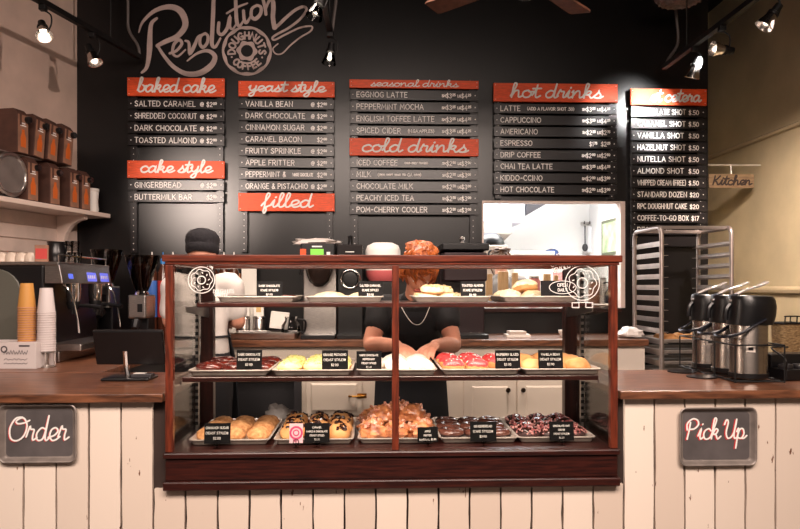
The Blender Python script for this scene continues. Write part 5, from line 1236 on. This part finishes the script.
def hand(m, w, tip, palm_n, side, r=.0085):
    """palm with four fingers and a thumb, from wrist towards tip; side is the thumb side"""
    w = Vector(w); d = (Vector(tip)-w).normalized(); nrm = Vector(palm_n); nrm = (nrm-d*nrm.dot(d)).normalized(); s = d.cross(nrm)*side
    loft(m, [(w, .024,.019,s),(w+d*.03,.034,.018,s),(w+d*.07,.041,.016,s),(w+d*.09,.040,.013,s)], 14)
    for k, (off, L) in enumerate(((.028,.066),(.010,.076),(-.009,.070),(-.027,.054))):
        a = w+d*.078+s*off; b = a+d*L*.42+nrm*.008+s*off*.15; c = b+d*L*.28+nrm*L*.28; e = c+d*L*.10+nrm*L*.26
        limb(m, [a,b,c,e], [r*1.08,r,r*.92,r*.78])
    a = w+d*.025+s*.026; limb(m, [a, a+s*.028+d*.022+nrm*.012, a+s*.034+d*.050+nrm*.026, a+s*.028+d*.066+nrm*.036], [.0125,.0105,.0095,.008])
def person(name, label, J, skin, shirt, trousers, hair=None, hat=None, apron=None, voxel=.009, face=1, hs=1., extra=None, hands=True, hairfull=1.):
    r = thing(name, label, 'person', (J['pelvis'][0], J['pelvis'][1], 0))
    f = face; ax = Vector((1,0,0)); pv, wa, ch, nb, hd = [Vector(J[k]) for k in ('pelvis','waist','chest','neck','head')]
    tilt = J.get('tilt',0)
    HM = Matrix.Translation(hd) @ Matrix.Rotation(J.get('yaw',0)+(0 if f > 0 else PI),4,'Z') @ Matrix.Rotation(tilt,4,'X') @ Matrix.Rotation(J.get('roll',0),4,'Y')
    hr = (.076*hs,.094*hs,.118*hs)
    b = MB()
    loft(b, [(pv,.165,.115,ax),(wa,.135,.10,ax),(ch,.155,.108,ax),(ch+(nb-ch)*.62,.13,.085,ax),(nb,.062,.06,ax)], 24)
    limb(b, [nb-(nb-ch)*.1, nb, (nb+hd)/2, hd+HM.to_3x3()@Vector((0,.02,-.03))], [.062,.055,.052,.05])
    b.sphere((0,0,0), hr, 32, 24, M=HM, fn=head_fn)
    for s in (-1,1): b.sphere((s*.077*hs,.012,-.01), (.011,.022*hs,.032*hs), 10, 8, M=HM)
    for s in ('l','r'):
        sh, el, wr, tp = [Vector(J[k+s]) for k in ('sh_','el_','wr_','tip_')]
        limb(b, [ch+(sh-ch)*.4+(nb-ch)*.3, sh, sh+(el-sh)*.5, el, el+(wr-el)*.35, wr], [.06,.062,.051,.042,.042,.027])
        hand(b, wr, tp, J.get('palm',(0,0,-1)), J['thumb_'+s])
    for s in (-1,1):
        hip = pv+Vector((s*.09,0,-.03)); kn = Vector(J.get('knee_%d'%s, (pv.x+s*.10, pv.y-.03*f, .47))); an = Vector((pv.x+s*.11, pv.y+.03*f, .09))
        limb(b, [hip,(hip+kn)/2,kn,(kn+an)/2+Vector((0,.015*f,.03)),an], [.095,.085,.06,.055,.04])
        limb(b, [an+Vector((0,.03*f,-.04)), an+Vector((0,-.08*f,-.055)), an+Vector((0,-.16*f,-.06))], [.04,.04,.03])
    body = fuse(b, 'body', skin, r, voxel, 3)
    # shirt
    c = MB(); g = .016
    loft(c, [(pv+Vector((0,0,.02)),.172+g*.2,.122+g*.4,ax),(wa,.142+g,.107+g,ax),(ch,.16+g,.114+g,ax),(ch+(nb-ch)*.62,.142+g*.5,.094+g*.6,ax),(ch+(nb-ch)*.86,.095,.078,ax)], 24)
    for s in ('l','r'):
        sh, el = Vector(J['sh_'+s]), Vector(J['el_'+s]); limb(c, [ch+(sh-ch)*.4+(nb-ch)*.3, sh, sh+(el-sh)*.32, sh+(el-sh)*J.get('sleeve',.52)], [.072,.077,.070,.068])
    fuse(c, 'shirt', shirt, r, .011, 3)
    t = MB()
    loft(t, [(wa+(pv-wa)*.55,.16,.118,ax),(pv,.182,.132,ax),(pv+Vector((0,0,-.1)),.178,.128,ax)], 24)
    for s in (-1,1):
        hip = pv+Vector((s*.09,0,-.05)); kn = Vector(J.get('knee_%d'%s, (pv.x+s*.10, pv.y-.03*f, .47))); an = Vector((pv.x+s*.11, pv.y+.03*f, .10))
        limb(t, [hip,(hip+kn)/2,kn,(kn+an)/2+Vector((0,.015*f,.03)),an], [.106,.097,.076,.068,.062])
    fuse(t, 'trousers', trousers, r, .014, 3)
    for s in (-1,1):
        an = Vector((pv.x+s*.11, pv.y+.03*f, .05)); k = MB(); limb(k, [an+Vector((0,.045*f,-.0)), an+Vector((0,-.06*f,-.008)), an+Vector((0,-.17*f,-.016))], [.047,.046,.034]); o = fuse(k, 'shoe', M_blackpl, r, .012, 2)
    # eyes, mouth, hair
    for s in (-1,1):
        e = MB(); e.sphere((s*.028*hs,-.079*hs,.0), (.012*hs,.010*hs,.009*hs), 12, 8, M=HM); eo = e.build('eye', M_paper, r, smooth=True); eo.location = -r.location
        e = MB(); e.sphere((s*.028*hs,-.087*hs,.0), (.005*hs,.004*hs,.005*hs), 10, 6, M=HM); e.build('iris', mat('brown_iris',(70,50,36),.2), eo, smooth=True)
    e = MB(); e.sphere((0,-.089*hs,-.060*hs), (.024*hs,.009*hs,.009*hs), 14, 8, M=HM); eo = e.build('mouth', mat('lip_skin',(190,96,88),.4), r, smooth=True); eo.location = -r.location
    if hair:
        hm, curly = hair; rnd = random.Random(11); m = MB()
        def hf(d):
            q = Vector(d)*(1+.05*noise.noise(Vector(d)*5)+.03*noise.noise(Vector(d)*13)); front = -d.y
            if front > .25 and d.z < .42: q *= .86
            elif d.z < -.35: q *= .8
            return q
        m.sphere((0,.008,.006), (hr[0]*1.16*hairfull, hr[1]*1.13*hairfull, hr[2]*1.10*hairfull), 40, 28, M=HM, fn=hf)
        if curly:
            for _ in range(150):
                a = rnd.uniform(0,2*PI); z = rnd.uniform(-.35,.98); s = math.sqrt(1-z*z); d = Vector((s*math.cos(a), s*math.sin(a), z))
                if d.y < -.35 and z < .4: continue
                t1 = d.orthogonal().normalized(); t1.rotate(Matrix.Rotation(rnd.uniform(0,6),3,d)); pts = []
                L = rnd.uniform(.05,.12)
                for i in range(8):
                    u = i/7; q = (d+t1*(L/.1)*(u-.3)).normalized(); off = 1.12+.10*math.sin(u*PI)+.05*math.sin(u*9+a); pts.append((q.x*hr[0]*off*1.05, q.y*hr[1]*off, q.z*hr[2]*off))
                m.tube(pts, [.002,.005,.0065,.007,.007,.0065,.005,.002], 6, M=HM)
            bf, _ = blob_fn(4,.35,2.6,2); m.sphere((0,.045,.10*hs), (.082,.06,.034), 20, 14, M=HM, fn=bf)
        o = m.build('hair', hm, r, smooth=True); o.location = -r.location
    if hat:
        m = MB(); hm, kind = hat
        if kind == 'beanie':
            bf, _ = blob_fn(2,.05,2.5,5); m.loops([[(hr[0]*k*math.cos(a*PI/16),hr[1]*k*math.sin(a*PI/16)+.006,z*hs) for a in range(32)] for k,z in ((1.2,.0),(1.3,.01),(1.32,.045),(1.28,.05),(1.36,.075),(1.32,.105),(1.08,.132),(.66,.148),(.1,.152))], True, True, M=HM)
        else:
            m.loops([[(hr[0]*k*math.cos(a*PI/16),hr[1]*k*math.sin(a*PI/16)+.004,z*hs) for a in range(32)] for k,z in ((1.1,.025),(1.12,.03),(1.1,.07),(.95,.108),(.6,.128),(.1,.134))], True, True, M=HM)
            m.loops([[(.062*math.cos(a*PI/10),-.085-.075*math.sin(a*PI/10),.03+dz) for a in range(11)] for dz in (-.003,.003)], M=HM)
        o = m.build(kind, hm, r, smooth=50); o.location = -r.location
    if apron:
        m = MB(); secs = []; front = -1 if f > 0 else 1
        base = [(ch+(nb-ch)*.35,.150,.105,.55),(ch,.182,.138,.75),(wa,.166,.131,1.1),(pv,.20,.148,1.25),(pv+Vector((0,-.03*f,-.2)),.21,.15,1.25),(pv+Vector((0,-.04*f,-.42)),.225,.16,1.25)]
        lo = []
        for k in (0,1):
            grid = []
            for c_, a_, b_, w_ in base:
                row = []
                for i in range(13):
                    t_ = -w_+2*w_*i/12; q = .0 if k else .008
                    row.append((c_.x+(a_+q)*math.sin(t_), c_.y+front*(b_+q)*math.cos(t_), c_.z))
                grid.append(row)
            lo.append(grid)
        n_ = 13; vs = [v for g_ in lo for row in g_ for v in row]; fs = []
        NR = len(base); I = lambda k,j,i: k*NR*n_+j*n_+i
        for j in range(NR-1):
            for i in range(n_-1):
                fs.append((I(0,j,i),I(0,j,i+1),I(0,j+1,i+1),I(0,j+1,i))); fs.append((I(1,j,i),I(1,j+1,i),I(1,j+1,i+1),I(1,j,i+1)))
        for j in range(NR-1):
            for i in (0,n_-1): fs.append((I(0,j,i),I(0,j+1,i),I(1,j+1,i),I(1,j,i)))
        for i in range(n_-1):
            for j in (0,NR-1): fs.append((I(0,j,i),I(0,j,i+1),I(1,j,i+1),I(1,j,i)))
        m.add(vs, fs); o = m.build('apron', apron, r, smooth=50); o.location = -r.location
        for s in (-1,1):
            st_ = MB(); st_.tube(catmull([tuple(base[0][0]+Vector((s*.07,front*.10,0))), tuple(nb+Vector((s*.075,front*.045,.0))), tuple(nb+Vector((s*.05,-front*.05,.03))), tuple(nb+Vector((0,-front*.075,.03)))],5), .007, 6)
            st_.tube(catmull([tuple(wa+Vector((s*.15,front*.06,-.03))), tuple(wa+Vector((s*.172,-front*.01,-.03))), tuple(wa+Vector((s*.12,-front*.11,-.03))), tuple(wa+Vector((0,-front*.135,-.03)))],5), .007, 6)
            st_.build('tie', apron, o, smooth=True)
    return r, HM
M_skin = mat('fair_skin', (226,160,134), .5, var=.06, scale=9); M_tee = mat('black_tee_cloth', (20,19,24), .85, bump=.1, var=.2, scale=9); M_apr = mat('black_apron_cloth', (17,18,26), .8, var=.2, scale=7)
M_ging = mat('ginger_hair', (204,110,48), .45, scale=22, stretch=(3,3,1), rgb2=(128,56,22))
wx = X(413,3.75)
JW = dict(pelvis=(wx,4.02,.90), waist=(wx,3.95,1.03), chest=(wx,3.80,1.165), neck=(wx+.005,3.70,1.262), head=(wx+.02,3.605,1.418), tilt=.82, roll=.1, yaw=.1,
    sh_l=(wx-.168,3.76,1.215), el_l=(wx-.225,3.66,1.03), wr_l=(wx-.10,3.37,1.05), tip_l=(wx-.03,3.22,1.025), thumb_l=1,
    sh_r=(wx+.168,3.76,1.215), el_r=(wx+.205,3.64,1.03), wr_r=(wx+.085,3.37,1.05), tip_r=(wx+.015,3.22,1.025), thumb_r=-1, sleeve=.42)
wm, HMW = person('person', 'person with ginger hair in black tee and apron leaning into the case over a tray', JW, M_skin, M_tee, mat('navy_trousers',(26,30,44),.8), (M_ging, True), None, M_apr, .0055, hairfull=1.06)
m = MB(); nbv = Vector(JW['neck']); m.tube(catmull([tuple(nbv+Vector(q)) for q in ((-.075,-.02,.0),(-.07,-.085,-.04),(-.02,-.125,-.115),(.03,-.125,-.115),(.075,-.08,-.03),(.075,-.02,.0))],6), .0019, 6)
o = m.build('neck_cord', M_letter, wm, smooth=True); o.location = -wm.location
px_ = X(202,4.36)
JB = dict(pelvis=(px_,4.34,.90), waist=(px_,4.34,1.06), chest=(px_,4.34,1.24), neck=(px_,4.35,1.40), head=(px_-.0,4.37,1.535), tilt=.15,
    sh_l=(px_-.165,4.34,1.345), el_l=(px_-.20,4.36,1.12), wr_l=(px_-.15,4.58,1.10), tip_l=(px_-.10,4.72,1.08), thumb_l=-1,
    sh_r=(px_+.18,4.34,1.345), el_r=(px_+.225,4.36,1.12), wr_r=(px_+.13,4.58,1.10), tip_r=(px_+.08,4.70,1.08), thumb_r=1, sleeve=.72)
person('person', 'person with black beanie and pale grey shirt standing behind the left end of the case', JB, M_skin, mat('pale_grey_shirt',(222,214,210),.85,var=.08,scale=7), mat('charcoal_trousers',(34,32,36),.8), None, (mat('black_knit',(26,24,29),.9,bump=.4,scale=60,var=.2),'beanie'), M_apr, .010, face=-1)
def kitchen_person(px, Y, top, label, shirt, hair, hat, face, yaw):
    x = X(px,Y); dz = top-1.66
    J = dict(pelvis=(x,Y,.90+dz*.55), waist=(x,Y,1.06+dz*.7), chest=(x,Y,1.24+dz*.8), neck=(x,Y,1.40+dz), head=(x,Y-.02*face,1.535+dz), tilt=.2, yaw=yaw,
        sh_l=(x-.18,Y,1.345+dz), el_l=(x-.23,Y,1.10+dz), wr_l=(x-.15,Y-.2*face,1.02+dz), tip_l=(x-.12,Y-.34*face,1.0+dz), thumb_l=1,
        sh_r=(x+.18,Y,1.345+dz), el_r=(x+.23,Y,1.10+dz), wr_r=(x+.15,Y-.2*face,1.02+dz), tip_r=(x+.12,Y-.34*face,1.0+dz), thumb_r=-1)
    person('person', label, J, M_skin, shirt, mat('charcoal_trousers',(34,32,36),.8), hair, hat, None, .011, face)
kitchen_person(501,6.4,Z(249,501,6.4),'brown-haired person at the left of the kitchen opening', mat('grey_shirt',(120,112,108),.8), (mat('brown_hair',(98,66,40),.6,scale=20,rgb2=(60,38,24)),True), None, -1, 0)
kitchen_person(551,7.7,Z(250,551,7.7),'person in a blue cap further back in the kitchen', mat('dusty_pink_shirt',(190,120,116),.8), (mat('brown_hair',(98,66,40)),False), (mat('navy_cap',(50,70,116),.8),'cap'), 1, -.9)
